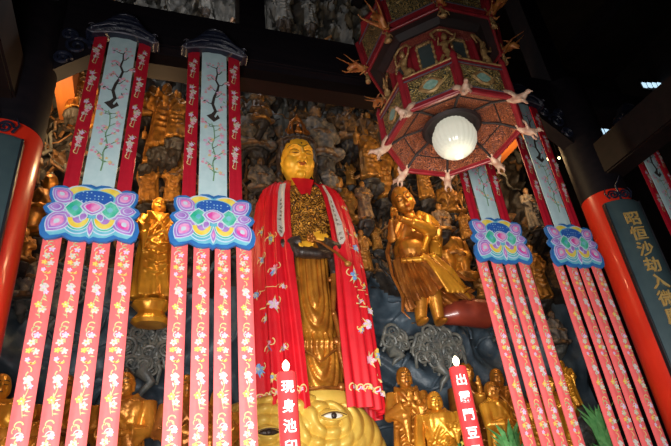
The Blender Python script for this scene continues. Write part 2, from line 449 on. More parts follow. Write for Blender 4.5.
def ribbon(mb, w, z0, z1, seed, pleat=.008, sway=.0):
    rows = 24; cols = 9
    def pos(u, v):
        z = z0+(z1-z0)*v; x = (u-.5)*w
        y = pleat*math.sin(u*4*PI+seed)*(.4+.6*math.sin(v*9+seed)**2)+.010*math.cos((u-.5)*PI)*-1+sway*math.sin(v*PI)
        return V((x, y, z))
    mb.grid(lambda u, v: pos(u, v), cols, rows, 0)
    mb.grid(lambda u, v: pos(u, v)+V((0, .012, 0)), cols, rows, 0)
    for u in (0, 1):
        mb.grid(lambda a, v: pos(u, v)+V((0, .012*a, 0)), 2, rows, 0)

SETL = ['red_low', 'th_white', 'th_gold', 'th_lilac', 'th_green', 'th_yellow']
def low_strip():
    mb = MB(); w = .182; z1, z0 = -.30, -3.75
    ribbon(mb, w, z0, z1, 1.2, .004)
    y = -.022; rnd = random.Random(3); z = z1-.05; k = 0
    while z > z0+.3:
        if k % 2 == 0:
            for j in range(4): curl(mb, rnd.uniform(-.02, .025), z-.02-.05*j, .035, rnd.uniform(0, 2), rnd.uniform(3, 5), [2, 4, 1, 2][j], y)
            flower(mb, .018, z-.13, 0.0357, 3, 1, y, .3); flower(mb, -.022, z-.21, 0.0391, 1, 5, y, .9)
            flower(mb, -.034, z-.29, 0.0306, 5, 2, y, .1); flower(mb, .03, z-.30, 0.0357, 1, 3, y, .4)
            for j in range(7): leaf2(mb, rnd.uniform(-.03, .03), z-.08-.045*j, .055, rnd.uniform(0, 6.2), [4, 2, 4][j % 3], y-.001, .35)
            curl(mb, 0, z-.38, .04, 3.4, 6, 2, y); curl(mb, .02, z-.40, .025, 3.4, 6, 5, y); flower(mb, -.03, z-.38, .026, 3, 1, y)
            z -= .455
        else:
            for j in range(3): curl(mb, [-.02, .02, 0][j], z-.03-.05*j, .04, [-.5, 2.2, .4][j], [1.4, 4.4, 2.6][j], [2, 4, 1][j], y)
            flower(mb, .004, z-.13, 0.0476, 1, 3, y, .2); flower(mb, .03, z-.19, 0.0289, 3, 1, y, .2)
            for j in range(8): leaf2(mb, rnd.uniform(-.02, .02), z-.18-.04*j, .06, rnd.uniform(0, 6.2), [1, 4, 2, 4][j % 4], y-.001, .3)
            flower(mb, -.02, z-.33, 0.0374, 5, 1, y, .5); flower(mb, .024, z-.39, 0.0391, 1, 5, y, .2)
            line2(mb, [(-.02, z-.1), (.02, z-.22), (-.015, z-.35), (.01, z-.48)], .006, 4, y+.001)
            z -= .535
        k += 1
    return mb.mesh('ribbon_tail', [M[k] for k in SETL])

SETU = ['red_up', 'th_white', 'th_lilac', 'th_pink', 'th_green', 'th_gold']
def up_strip():
    mb = MB(); w = .16
    ribbon(mb, w, .28, 3.02, .4, .006)
    y = -.024; rnd = random.Random(5); z = 2.8
    while z > .75:
        for j in range(5): leaf2(mb, rnd.uniform(-.03, .03), z-.02-.03*j, .05, rnd.uniform(0, 6.2), [4, 5, 1][j % 3], y-.001, .3)
        flower(mb, rnd.uniform(-.02, .02), z-.06, .036, 2, 1, y); flower(mb, rnd.uniform(-.03, .03), z-.15, .05, 1, 3, y, .4)
        flower(mb, rnd.uniform(-.02, .03), z-.21, .034, 3, 1, y, .2); flower(mb, -.02, z-.26, 0.0255, 1, 2, y, .2)
        curl(mb, .01, z-.31, .04, 1, 3.6, 1, y); curl(mb, -.01, z-.36, .03, 2, 5, 5, y)
        line2(mb, [(.01, z), (-.015, z-.12), (.015, z-.25), (0, z-.4)], .005, 4, y+.001)
        z -= .52
    return mb.mesh('side_ribbon', [M[k] for k in SETU])

SETW = ['pale', 'th_black', 'th_pink', 'th_leaf', 'th_lilac', 'th_gold']
def white_strip():
    mb = MB(); w = .35
    ribbon(mb, w, .28, 3.02, 2.1, .006)
    y = -.026; rnd = random.Random(11)
    trunk = [(-.03, 1.72), (.02, 1.82), (-.02, 1.95), (.0, 2.08), (.04, 2.2), (.06, 2.32), (.02, 2.42), (.04, 2.54), (.03, 2.66), (.07, 2.75)]
    line2(mb, trunk, [.03, .022, .02, .018, .017, .015, .014, .01, .008, .004], 1, y)
    stamp(mb, 1, [(-.10, 1.72), (-.03, 1.77), (.02, 1.70), (.05, 1.76), (.08, 1.70), (.0, 1.62)], y-.001)
    br = []
    for k in range(1, 9):
        x, z = trunk[k]; sg = 1 if k % 2 else -1
        e = (x+sg*rnd.uniform(.06, .11), z+rnd.uniform(.03, .09)); br.append(e)
        line2(mb, [(x, z), ((x+e[0])/2, z+.01), e], [.009, .007, .004], 1, y)
    for x, z in br+[(.07, 2.75), (-.08, 2.2), (.12, 2.02), (-.1, 2.45)]:
        for j in range(5): flower(mb, x+rnd.uniform(-.05, .05), z+rnd.uniform(-.05, .05), rnd.uniform(.015, .026), rnd.choice((2, 2, 4)), 5, y-.001, rnd.random())
        leaf2(mb, x, z, .05, rnd.uniform(0, 6.2), rnd.choice((1, 3)), y-.002, .4)
    stem = [(.0, .62), (.01, .75), (-.01, .9), (.02, 1.05), (-.02, 1.2), (.01, 1.35), (.0, 1.5), (-.03, 1.6)]
    line2(mb, stem, .008, 3, y)
    for k in range(1, 8):
        for sg in (-1, 1):
            x, z = stem[k]; z += rnd.uniform(-.06, .05); e = (x+sg*rnd.uniform(.05, .125), z+rnd.uniform(.0, .1))
            line2(mb, [(x, z), e], [.005, .003], rnd.choice((1, 3)), y)
            for j in range(4): flower(mb, min(.15, max(-.15, e[0]+rnd.uniform(-.045, .045))), e[1]+rnd.uniform(-.05, .05), rnd.uniform(.015, .027), rnd.choice((2, 2, 4, 5)), 2, y-.001, rnd.random())
            leaf2(mb, (x+e[0])/2, (z+e[1])/2, .045, rnd.uniform(0, 6.2), 3, y-.002, .4)
    return mb.mesh('centre_ribbon', [M[k] for k in SETW])

def petal_pts(base, tip, w, sc=1., n=9):
    bx_, bz = base; tx, tz = tip; cx, cz = bx_*.45+tx*.55, bz*.45+tz*.55
    dx, dz = tx-bx_, tz-bz; l = math.hypot(dx, dz); ux, uz = dx/l, dz/l
    out = []
    for s in (1, -1):
        rng = range(n+1) if s == 1 else range(n-1, 0, -1)
        for k in rng:
            t = k/n; h = w*.5*(math.sin(PI*t**.85)**.75)
            p = (bx_+dx*t-uz*h*s, bz+dz*t+ux*h*s)
            out.append((cx+(p[0]-cx)*sc, cz+(p[1]-cz)*sc))
    return out

OUT = [(0, .335), (.05, .36), (.13, .355), (.2, .315), (.235, .285), (.30, .32), (.38, .31), (.43, .27), (.43, .18), (.395, .09), (.44, .065), (.465, .02), (.44, -.03), (.40, -.06), (.45, -.12), (.47, -.22), (.45, -.32), (.40, -.37), (.31, -.35), (.25, -.32), (.17, -.37), (.09, -.375), (.04, -.36), (0, -.39)]
def plaque(parent):
    full = OUT+[(-x, z) for x, z in OUT[-2:0:-1]]
    
    base = MB(); base.prism(full, -.075, -.03, 0); o = base.build('lotus_plaque', M['lq_blue'], parent, False)
    inner = MB(); inner.prism([(x*.90, z*.88) for x, z in full], -.081, -.06, 0); inner.build('inner_field', M['lq_teal'], o, False)
    def nested(name, f, cols, y=-.084, st=.004, mats=None):
        mb = MB()
        for k, (sc, c) in enumerate(cols): mb.prism(f(sc), y-st*k, y-st*k+.006+st*.5, k)
        mb.build(name, [M[c] for sc, c in cols], o, False)
    P4 = [(1, 'lq_white'), (.91, 'lq_lilac'), (.72, 'lq_white'), (.66, 'lq_lilac'), (.50, 'lq_pink'), (.22, 'lq_white')]
    PS = [(1, 'lq_white'), (.88, 'lq_lilac'), (.60, 'lq_white'), (.50, 'lq_lilac')]
    for s in (-1, 1):
        nested('petal', lambda sc: petal_pts((s*.20, .10), (s*.40, .27), .2, sc), P4, -.086)
        nested('petal', lambda sc: petal_pts((s*.22, -.02), (s*.40, -.285), .23, sc), P4, -.090)
        nested('petal', lambda sc: petal_pts((s*.25, .02), (s*.425, .02), .13, sc), PS, -.096)
        nested('crescent_leaf', lambda sc: [(s*(.125+.125*sc*math.cos(a)), -.10-.16*sc*math.sin(a)) for a in [PI*k/14 for k in range(15)]],
               [(1.25, 'lq_white'), (1.17, 'lq_teal'), (1.0, 'lq_white'), (.94, 'lq_green'), (.84, 'lq_white'), (.78, 'lq_yellow'), (.42, 'lq_lilac')], -.086, .0025)
        nested('upper_leaf', lambda sc: [(s*(.14+.12*sc*math.cos(a)), .245+.075*sc*math.sin(a)) for a in [2*PI*k/16 for k in range(16)]],
               [(1.12, 'lq_white'), (.9, 'lq_yellow')], -.085, .003)
        nested('green_leaf', lambda sc: [(s*.165+sc*.105*x, .015+sc*.125*z) for x, z in ((-1, 0), (-.6, .55), (0, 1), (.55, .7), (1, .0), (.55, -.7), (0, -1), (-.6, -.55))],
               [(1, 'lq_white'), (.85, 'lq_green'), (.3, 'lq_teal')], -.104)
        nested('small_petal', lambda sc: petal_pts((s*.06, -.03), (s*.10, -.145), .08, sc), [(1, 'lq_white'), (.75, 'lq_lilac')], -.108)
    nested('seed_pod', lambda sc: [(.20*sc*math.cos(a), .165+.105*sc*math.sin(a)) for a in [2*PI*k/24 for k in range(24)]], [(1.05, 'lq_teal'), (.95, 'lq_seed')], -.096)
    nested('centre_petal', lambda sc: [(.125*sc*x, .03+.095*sc*z) for x, z in ((-1, .1), (-.8, .55), (-.4, .85), (0, 1), (.4, .85), (.8, .55), (1, .1), (.7, -.5), (.35, -.85), (0, -1.05), (-.35, -.85), (-.7, -.5))],
           [(1, 'lq_white'), (.86, 'lq_lilac'), (.72, 'lq_white'), (.6, 'lq_pink')], -.112)
    nested('drop_petal', lambda sc: [(.034*sc*x, -.22+.12*sc*z) for x, z in ((0, 1), (.7, .4), (1, -.1), (.6, -.65), (0, -1), (-.6, -.65), (-1, -.1), (-.7, .4))],
           [(1, 'lq_white'), (.75, 'lq_lilac'), (.4, 'lq_pink')], -.104)
    o.scale = (1.08, 1, 1.04)
    return o

def cap_part(parent):
    def top(x):
        a = abs(x)/.48
        return 2.92+.10+.42*math.exp(-(a/.54)**3.0)*(1-.1*a)+.05*math.exp(-((a-.72)/.2)**2) - .09*max(0, a-.8)/.2*1.2
    def bot(x):
        a = abs(x)/.48
        return 2.90+.09*(1-min(1, (a/.85))**2) + .05*max(0, a-.82)/.18
    def fr(u, v):
        x = (u-.5)*.96; zb, zt = bot(x), top(x)
        e = min(1, (1-abs(u-.5)*2)/.12)**.5 if abs(u-.5) < .5 else 0
        z = (zb+zt)/2+(v-.5)*(zt-zb)*max(e, .25)
        blg = math.sin(PI*max(.02, min(.98, v)))**.5*max(e, .1)
        d = math.hypot(x*.8, (z-2.80))
        return V((x, -.06-.10*blg+.011*math.sin(d*85)*blg, z))
    mb = MB(); mb.grid(fr, 61, 33, 0)
    mb.grid(lambda u, v: V((fr(u, v).x, .08, fr(u, v).z)), 61, 3, 0)
    for v in (0, 1): mb.grid(lambda u, w: V((fr(u, v).x, fr(u, v).y*(1-w)+.08*w, fr(u, v).z)), 61, 2, 0)
    o = mb.build('cloud_cap', M['cap'], parent)
    lip = MB(); lip.tube([V((x, -.10, bot(x)+.012)) for x in [(-.46+.92*k/30) for k in range(31)]], .014, 0, 6)
    lip.build('silver_lip', M['silver'], o)
    ln = MB()
    for s in (-1, 1):
        for q, dy in ((.02, -.085), (.09, -.135)): ln.tube([V((s*x, dy, top(x)-q-.02*x)) for x in [.42*k/14 for k in range(15)]], .006, 0, 5)
        ln.tube([V((.1*s, -.17, 3.06)), V((s*.2, -.175, 3.05)), V((s*.3, -.17, 3.0)), V((s*.38, -.16, 2.97))], .006, 0, 5)
        ln.tube(scroll_pts(V((s*.40, -.16, 2.99)), .045, 1.3, s, 14), .006, 0, 5)
    ln.build('silver_line', M['silver'], o)

ME_LOW, ME_UP, ME_W = low_strip(), up_strip(), white_strip()
BXS = [(-.697, 'banner hanging at the far left beside the left column', .00), (.685, 'banner hanging second from the left, beside the red-cloaked statue', .0),
       (4.897, 'banner hanging right of the lantern, its top hidden behind the lantern', .0), (6.259, 'banner hanging left of the right red column', .0),
       (8.95, 'banner at the right edge behind the couplet board', .0)]
def banner():
    t = thing('hanging_banner', 'x', 'banner', (0, 0, 0), 0, 'embroidered hanging banners')
    cap_part(t)
    for x in (-.29, .285):
        o = link(bpy.data.objects.new('side_ribbon', ME_UP), t); o.location = (x, 0, 0); o['label'] = 'crimson upper ribbon with flowers'
    o = link(bpy.data.objects.new('centre_ribbon', ME_W), t); o['label'] = 'pale blue upper ribbon with a plum branch'
    plaque(t)
    for k in range(4):
        o = link(bpy.data.objects.new('ribbon_tail', ME_LOW), t); o.location = ((k-1.5)*.247, .005*((-1)**k), 0)
        o.rotation_euler = (0, random.uniform(-.006, .006), 0); o['label'] = 'coral red lower ribbon with flowers'
    return t
b0 = banner()
for i, (x, lab, rz) in enumerate(BXS):
    o = b0 if i == 0 else (b1 if i == 1 else copy_tree(b1))
    o.location = (x, 6.0, 5.09)
    if i == 0:
        b1 = copy_tree(b0)
        for ch in o.children:
            if ch.name.split('.')[0] in ('side_ribbon', 'centre_ribbon', 'cloud_cap'): ch.rotation_euler = (0, .028, 0)
    o.scale = (1.04 if x < 3 else .97, 1, 1); o['label'] = 'lotus '+lab

# ------------------------------------------------------------------ candles
def candle(x, y, zt, txt, label):
    t = thing('red_candle', label, 'candle', (x, y, 1.2), 0, 'tall red candles on the table')
    h = zt-1.2
    MB().lathe([(.088, 0), (.09, .02), (.09, h-.015), (.082, h), (.02, h-.006)], 0, 32).build('wax', M['candle'], t)
    f = MB(); f.lathe([(.006, h-.005), (.010, h+.015), (.026, h+.035), (.034, h+.06), (.031, h+.085), (.018, h+.105), (.003, h+.12)], 0, 16)
    f.build('flame', M['flame'], t)
    z = h-.15
    for ch in txt:
        rz = -math.atan2(x, y)*.75
        g = glyphs('character', ch, .115, M['white_text'], t, (.0905*math.sin(-rz)*-1, -.0905*math.cos(rz), z), (PI/2, 0, rz), .004, .002)
        z -= .165
candle(1.22, 4.8, 2.87, '現身池印', 'tall lit red candle with white characters in front of the statue pedestal')
candle(3.0, 4.8, 2.89, '出露門豆見', 'tall lit red candle with white characters in front of the small arhats')
# ------------------------------------------------------------------ carved rock wall
def fbm(x, y, z, o=4): return noise.fractal((x, y, z), .9, 2.1, o)
WX0, WX1, WZ0, WZ1 = -4.4, 9.6, 2.0, 15.0
def wall_y(x, z):
    wx, wz = x+.5*noise.noise((x*.6, z*.6, 3)), z+.5*noise.noise((x*.6, z*.6, 9))
    big = noise.noise((wx*.55, 0, wz*.45))*.38
    rid = (1-abs(noise.noise((wx*1.3, 4, wz*1.0))))**2*.42 - .2
    t = max(0, min(1, (z-6.0)/1.6))
    fine_hi = (1-abs(noise.noise((wx*3.2, 7, wz*2.4))))**2*.26+.09*noise.noise((x*7, 2, z*6))
    # lower wall: rolling wave lines
    ph = 6.5*noise.noise((x*.5, 1, z*.42))+2.2*z+.8*x
    fine_lo = .07*math.sin(ph*2.6)+.10*math.sin(ph)+.04*noise.noise((x*5, 2, z*5))
    if z > 9.6:      # hanging root-like drapery in the upper storey
        k = min(1, (z-9.6)/.8)
        fine_hi += k*.16*abs(math.sin(x*9+3*noise.noise((x*1.5, 0, z*.5))))
    return 10.0-(big+rid*(.45+.55*t)+fine_hi*t+fine_lo*(1-t))
NX, NZ = 300, 250
wb = MB()
wb.grid(lambda u, v: V((WX0+(WX1-WX0)*u, wall_y(WX0+(WX1-WX0)*u, WZ0+(WZ1-WZ0)*v), WZ0+(WZ1-WZ0)*v)), NX, NZ, 0)
# material by height: slate waves below, weathered wood above
mi = []
for j in range(NZ-1):
    for i in range(NX-1):
        x = WX0+(WX1-WX0)*i/(NX-1); z = WZ0+(WZ1-WZ0)*j/(NZ-1)
        e = z+.9*noise.noise((x*.7, 5, z*.7))+.35*noise.noise((x*2.5, 5, z*2.5))
        q = noise.noise((x*1.1, 20, z*1.1))+.5*noise.noise((x*3, 20, z*3))
        k = 0 if e < 6.0 else (2 if e > 9.9 else (1 if q > .28 else 3))
        if 1 < k and x > 6 and q < -.1: k = 3
        mi.append(k)
wb.m = mi
# carved boughs, roots and cloud scrolls that belong to the relief
rnd = random.Random(21)
def bough(x, z, ang, l, r, mi, wig=1.1, n=14):
    pts, rad = [], []
    for k in range(n+1):
        t = k/n
        pts.append(V((x, min(wall_y(x, z), wall_y(x, z+.12))-.06-.1*math.sin(PI*t), z))); rad.append(r*(1-.65*t)*(1+.25*math.sin(k*2.3)))
        ang += rnd.uniform(-wig, wig)*.5+.12*wig*math.sin(k*.7)
        x += l/n*math.cos(ang); z += l/n*math.sin(ang)
    wb.tube(pts, rad, mi, 7)
for k in range(330):
    x, z = rnd.uniform(-3, 8.3), rnd.uniform(6.2, 10.2)
    bough(x, z, rnd.uniform(0, 2*PI), rnd.uniform(.5, 1.5), rnd.uniform(.02, .055), rnd.choice((4, 4, 3, 5, 1, 1)))
for k in range(46):
    x, z = rnd.uniform(-3.5, 8.3), rnd.uniform(2.8, 6.4)
    bough(x, z, rnd.uniform(-.5, .5)+rnd.choice((0, PI)), rnd.uniform(.8, 1.8), rnd.uniform(.03, .07), 0, .8)
for k in range(80):
    x, z = rnd.uniform(-3.5, 6.5), rnd.uniform(10.4, 12)
    bough(x, z, PI/2+rnd.uniform(-.3, .3), rnd.uniform(.9, 2.6), rnd.uniform(.03, .08), rnd.choice((5, 5, 5, 4)), .5)
wo = wb.build('wall_back', [M['slate'], M['wood_fig'], M['grey_root'], M['rock_dark'], M['brown_scroll'], M['grey_root']])
wo['kind'] = 'structure'

# ------------------------------------------------------------------ figures
def head_geo(mb, c, r, R=None, bald=True, fat=1.0):
    """gilded head looking along -y"""
    c = V(c); R = R or Matrix.Identity(3); sx = .84*fat
    def E(p, q, nu=12, nv=8): mb.ell(c+R @ (V((p[0]*sx, p[1]*.9, p[2]))*r), (q[0]*r*sx, q[1]*r*.9, q[2]*r), 0, nu, nv, R)
    E((0, .08, .2), (.80, .92, .82), 18, 12); E((0, -.10, -.34), (.74, .68, .66), 16, 10)
    for s in (-1, 1):
        E((s*.38, -.38, -.30), (.34, .34, .36)); E((s*.32, -.66, .03), (.21, .16, .13)); E((s*.12, -.84, -.27), (.10, .1, .08))
        E((s*.80, .06, -.12), (.09, .2, .34)); E((s*.80, .06, -.46), (.08, .12, .22))
        mb.tube([c+R @ (V((s*a*sx, -b, z))*r) for a, b, z in ((.1, .80, .18), (.32, .78, .29), (.58, .60, .22))], [.05*r, .055*r, .03*r], 0, 6)
    E((0, -.52, -.82), (.26, .22, .17)); E((0, -.76, -.47), (.20, .13, .055)); E((0, -.75, -.58), (.16, .13, .065))
    mb.tube([c+R @ (V((0, -a, z))*r) for a, z in ((.76, .22), (.84, .02), (.93, -.22))], [.07*r, .09*r, .13*r], 0, 8)

def hand_geo(mb, w, d, n, r):
    """palm at the wrist w, fingers along d, palm normal n"""
    w, d, n = V(w), V(d).normalized(), V(n).normalized(); s = d.cross(n).normalized()
    Rm = Matrix((s, n, d)).transposed()
    mb.ell(w+d*r*1.0, (r*.85, r*.42, r*1.1), 0, 10, 7, Rm)
    for k, (o, l) in enumerate(((-.62, 1.1), (-.2, 1.35), (.22, 1.3), (.6, .95))):
        a = w+d*r*1.7+s*r*o
        mb.tube([a, a+d*r*l*.55+n*r*.05, a+d*r*l+n*r*.32], [r*.24, r*.22, r*.17], 0, 6)
    a = w+d*r*.5-s*r*.6
    mb.tube([a, a-s*r*.55+d*r*.55, a-s*r*.6+d*r*1.15+n*r*.2], [r*.27, r*.24, r*.18], 0, 6)

POSES = {  # elbow, wrist, finger direction for the left (-x) and right (+x) arm
 'pray': [((-.165, -.04, .63), (-.03, -.155, .70), (.1, -.1, 1)), ((.165, -.04, .63), (.03, -.155, .70), (-.1, -.1, 1))],
 'fold': [((-.175, -.02, .60), (-.04, -.15, .60), (1, 0, .1)), ((.175, -.02, .60), (.04, -.16, .585), (-1, 0, .1))],
 'raise': [((-.19, -.05, .66), (-.20, -.14, .84), (0, -.1, 1)), ((.175, -.02, .60), (.06, -.15, .62), (-1, -.2, 0))],
 'reach': [((-.22, -.05, .62), (-.25, -.12, .43), (-.4, -.3, -1)), ((.18, -.04, .62), (.10, -.16, .66), (-1, -.2, .3))],
 'side': [((-.165, .0, .60), (-.17, -.06, .44), (0, -.1, -1)), ((.165, .0, .60), (.07, -.15, .58), (-1, -.2, .2))],
 'offer': [((-.17, -.03, .60), (-.10, -.20, .66), (0, -1, .3)), ((.17, -.03, .60), (.10, -.20, .66), (0, -1, .3))],
}
def figure(name, label, cat, loc, H, yaw=0, pose='pray', seat=False, skin='gold2', robe='gold2', hair=None, group=None,
           lean=0, vox=62, seed=0, stand=None, fat=1., headr=.079, tilt=(0, 0, 0), beard=None, bare=False, face=False):
    """statue with a continuous body, a robe and (if any) hair; origin at its feet"""
    rd = random.Random(seed+int(H*1000))
    t = thing(name, label, cat, loc, yaw, group); t.rotation_euler = (0, lean, yaw)
    dz = -.36*H if seat else 0
    def P(p): return V((p[0]*H*(1+.0*fat), p[1]*H, p[2]*H+dz))
    Rh = Matrix.Rotation(tilt[2], 3, 'Z') @ Matrix.Rotation(tilt[1], 3, 'Y') @ Matrix.Rotation(tilt[0], 3, 'X')
    hc = P((0, -.012, .915)); r = headr*H
    b = MB(); head_geo(b, hc, r, Rh, fat=1.06)
    b.tube([P((0, .01, .78)), P((0, .0, .86)), hc], [.055*H, .042*H, .045*H], 0, 10)
    b.tube([P((0, .01, .45)), P((0, .01, .6)), P((0, .012, .74)), P((0, .012, .82))], [.085*H, .09*H, .10*H, .05*H], 0, 12, .75)
    for sd, (el, wr, fd) in zip((-1, 1), POSES[pose]):
        sh = (sd*.125*fat, .01, .785)
        b.tube([P(sh), P(el), P(wr)], [.044*H, .034*H, .022*H], 0, 8)
        hand_geo(b, P(wr), fd, (0, -1, 0) if abs(fd[1]) < .8 else (0, 0, 1), .026*H)
    if not seat:
        for sd in (-1, 1):
            b.tube([P((sd*.06, .01, .5)), P((sd*.065, .0, .26)), P((sd*.065, .02, .03))], [.07*H, .05*H, .034*H], 0, 8)
            b.ell(P((sd*.068, -.045, .022)), (.034*H, .085*H, .024*H), 0, 10, 6)
    else:
        for sd in (-1, 1):
            b.tube([P((sd*.06, .02, .44)), P((sd*.18, -.07, .40)), P((sd*-.02, -.14, .385))], [.06*H, .045*H, .03*H], 0, 8)
    b.fuse('body', M[skin], H/(vox*1.4), t, 1)
    if face:
        bd = t.children[0]
        def fp(x, z):
            o = hc+Rh @ (V((x*1.06*.84, -3, z))*r); d = Rh @ V((0, 1, 0)); ok, p, nn, ii = bd.ray_cast(o, d)
            return p-d*.002 if ok else None
        for nm, sts, q in (('eye_line', [[(s*(.13+.09*k), -.03+.004*(k-2)**2) for k in range(5)] for s in (-1, 1)], .045), ('eyebrow', [[(s*(.12+.10*k), .24+.05*k-.012*k*k) for k in range(5)] for s in (-1, 1)], .045), ('mouth_line', [[(-.16+.08*k, -.55) for k in range(5)]], .04)):
            fm = MB()
            for st in sts:
                pp = [fp(*p_) for p_ in st]
                if all(pp): fm.tube(pp, q*r, 0, 5)
            if fm.v: fm.build(nm, M['ink'], bd)
    # robe
    g = MB(); n = rd.randint(7, 10); ph = rd.uniform(0, 6)
    fold = lambda a, z: 1+.11*math.sin(n*a+ph+2.0*math.sin(z/H*5))*(1.15-min(1, (z-dz)/H)) +.02*math.sin(2.3*n*a)
    if not seat:
        prof = [(.001, .035), (.17, .03), (.172, .06), (.155, .25), (.142, .45), (.132, .58), (.128*fat, .66), (.142*fat, .74), (.135*fat, .79), (.085, .835), (.052, .845), (.001, .842)]
    else:
        prof = [(.001, .37), (.16, .365), (.19, .39), (.165, .44), (.14, .52), (.135, .60), (.13*fat, .66), (.142*fat, .74), (.135*fat, .79), (.085, .835), (.052, .845), (.001, .842)]
    if bare: prof = [q for q in prof if q[1] < .72]+[(.001, .70)]
    g.lathe([(q*H, z*H+dz) for q, z in prof], 0, 56, (0, .012*H, 0), 1, .70, fold)
    if seat:
        for sd in (-1, 1): g.ell(P((sd*.15, -.05, .40)), (.09*H, .10*H, .04*H), 0, 12, 8)
    for sd, (el, wr, fd) in zip((-1, 1), POSES[pose]):
        sh = V((sd*.125*fat, .01, .79)); e, w_ = V(el), V(wr); q = e.lerp(w_, .72)
        if bare and sd == -1: continue
        g.tube([P(sh), P(e), P(q)], [.055*H, .052*H, .056*H], 0, 10)
        dr = .20 if pose in ('pray', 'offer', 'fold') else .12
        g.tube([P(e.lerp(q, .3)), P(q-V((0, 0, dr*.5))), P(q-V((0, -.01, dr)))], [.045*H, .042*H, .016*H], 0, 8, .6)
        g.tube([P(q+V((0, 0, .0))), P(q-V((0, -.015, dr*1.25)))], [.052*H, .012*H], 0, 8, .5)
    # crossed collar and shoulder fold
    g.tube([P((-.085, .0, .84)), P((-.06, -.085, .79)), P((.0, -.105, .70)), P((.09, -.10, .56))], [.02*H]*4, 0, 6)
    g.tube([P((.085, .0, .84)), P((.06, -.085, .79)), P((0, -.10, .70)), P((-.09, -.095, .56))], [.018*H]*4, 0, 6)
    for k in range(3): g.tube([P((.13-.02*k, -.05, .76-.05*k)), P((.02, -.105, .62-.055*k)), P((-.12, -.07, .52-.05*k))], [.012*H]*3, 0, 6)
    if not seat:
        g.tube([P((-.14, -.03, .56)), P((0, -.098, .54)), P((.14, -.03, .56))], [.018*H]*3, 0, 6)
        for k in range(4):
            zz = .47-.085*k; g.tube([P((-.085, -.085, zz+.05)), P((0, -.125, zz)), P((.085, -.085, zz+.05))], [.010*H, .014*H, .010*H], 0, 6)
    g.fuse('robe', M[robe], H/(vox*1.15), t, 1)
    if hair:
        h = MB()
        def E(p, q): h.ell(hc+Rh @ (V((p[0]*.84, p[1]*.9, p[2]))*r), (q[0]*r*.84, q[1]*r*.9, q[2]*r), 0, 12, 8, Rh)
        E((0, .22, .34), (.86, .92, .78)); E((0, .1, 1.05), (.34, .34, .36))
        if beard: E((0, -.62, -.95), (.34, .22, .55))
        h.fuse('hair', M[hair], r/7, t, 1)
    if stand:
        s = MB(); kd, hh, rr = stand
        if kd == 'rock':
            for k in range(7):
                a = rd.uniform(0, 6.28); q = rd.uniform(0, .8)*rr
                s.tube([(q*math.cos(a), q*math.sin(a)*.5, -hh*.2), (q*math.cos(a)*1.2, .3*rr+q*math.sin(a)*.3, -hh*.7), (q*math.cos(a+.6)*1.1, rr*1.3, -hh*rd.uniform(.8, 1.6))], [rr*.34, rr*.28, rr*.10], 0, 8)
            s.ell((0, .1*rr, -hh*.22), (rr*.9, rr*.75, hh*.24), 0)
            s.fuse('rock_base', M['scroll' if loc[2] < 5.4 else 'rock_dark'], max(.02, rr/13), t, 1, lambda c: c*(1+.16*noise.noise(c*9)+.08*noise.noise(c*23)))
        else:
            s.lathe([(rr*.8, -hh), (rr*.95, -hh*.85), (rr*.7, -hh*.6), (rr*.62, -hh*.45), (rr*.95, -hh*.15), (rr*.9, 0)], 0, 48, (0, 0, 0), 1, .8, lambda a, z: 1+.07*abs(math.sin(5*a)))
            s.build('lotus_base', M[robe], t)
    return t

GW = 'small carved figures on the rock wall'
PLACED = []
def relief(px, py, Hpx, label, Y=8.95, seat=False, pose='fold', skin='wood_fig', robe='wood_fig', hair='hair', yaw=0, name='carved_figure', cat='statue', foot=True, **k):
    """px, py: feet (or seat) of the figure as seen; Hpx: its height in the photo"""
    best = None
    for dY in (0, -.25, .2, -.4):
        p = at(px, py, Y+dY); H = abs(at(px, py-Hpx, Y+dY).z-p.z)/(.64 if seat else 1.0); hz = H*(.64 if seat else 1)
        c = sum(max(0, .19*(H+h)-abs(p.x-x))*max(0, (hz+g)/2-abs(p.z+hz/2-z-g/2))*max(0, .13*(H+h)-abs(p.y-y)) for x, y, z, h, g in PLACED)+abs(dY)*.004
        if best is None or c < best[0]: best = (c, p, H, hz)
    c, p, H, hz = best; PLACED.append((p.x, p.y, p.z, H, hz))
    return figure(name, label, cat, p, H, yaw, pose, seat, skin, robe, hair, GW, vox=58, seed=int(px*7+py), stand=('rock', .12*H+.05, .14*H+.05) if foot else None, **k)
# ------------------------------------------------------------------ golden fish head under the great statue
fx, fy, fz = 2.18, 8.75, 2.2
t = thing('fish_head_pedestal', 'golden giant fish head with ringed eyes under the red-cloaked statue', 'statue base', (fx, fy, fz))
EYES = [(.40, .80), (-.54, .62)]
def fish(u, v):
    a = (u-.5)*PI*1.15; h = v
    z = -.6+1.85*math.sin(h*PI/2)**.9
    k = (1-h**2.6)**.5 if h < 1 else 0
    w = 1.62*(.55+.45*k) if h < 1 else .9
    rr = max(.02, w*(1-.55*h**3))
    x = rr*math.sin(a); y = -.95*math.cos(a)*(.45+.55*k)-.12*(1-h)
    d = 0
    for ex, ez in EYES:
        q = math.hypot((x-ex)/1.35, (z-ez)*1.05)
        if q < 1.25: d += .085*abs(math.sin(q*19+.4))*min(1, q/.12)*max(0, 1-q/1.25)**.5+.10*math.exp(-(q/.16)**2)
    y -= d
    return V((x, y, z))
mb = MB(); mb.grid(fish, 330, 190, 0); mb.build('head', M['fish'], t)
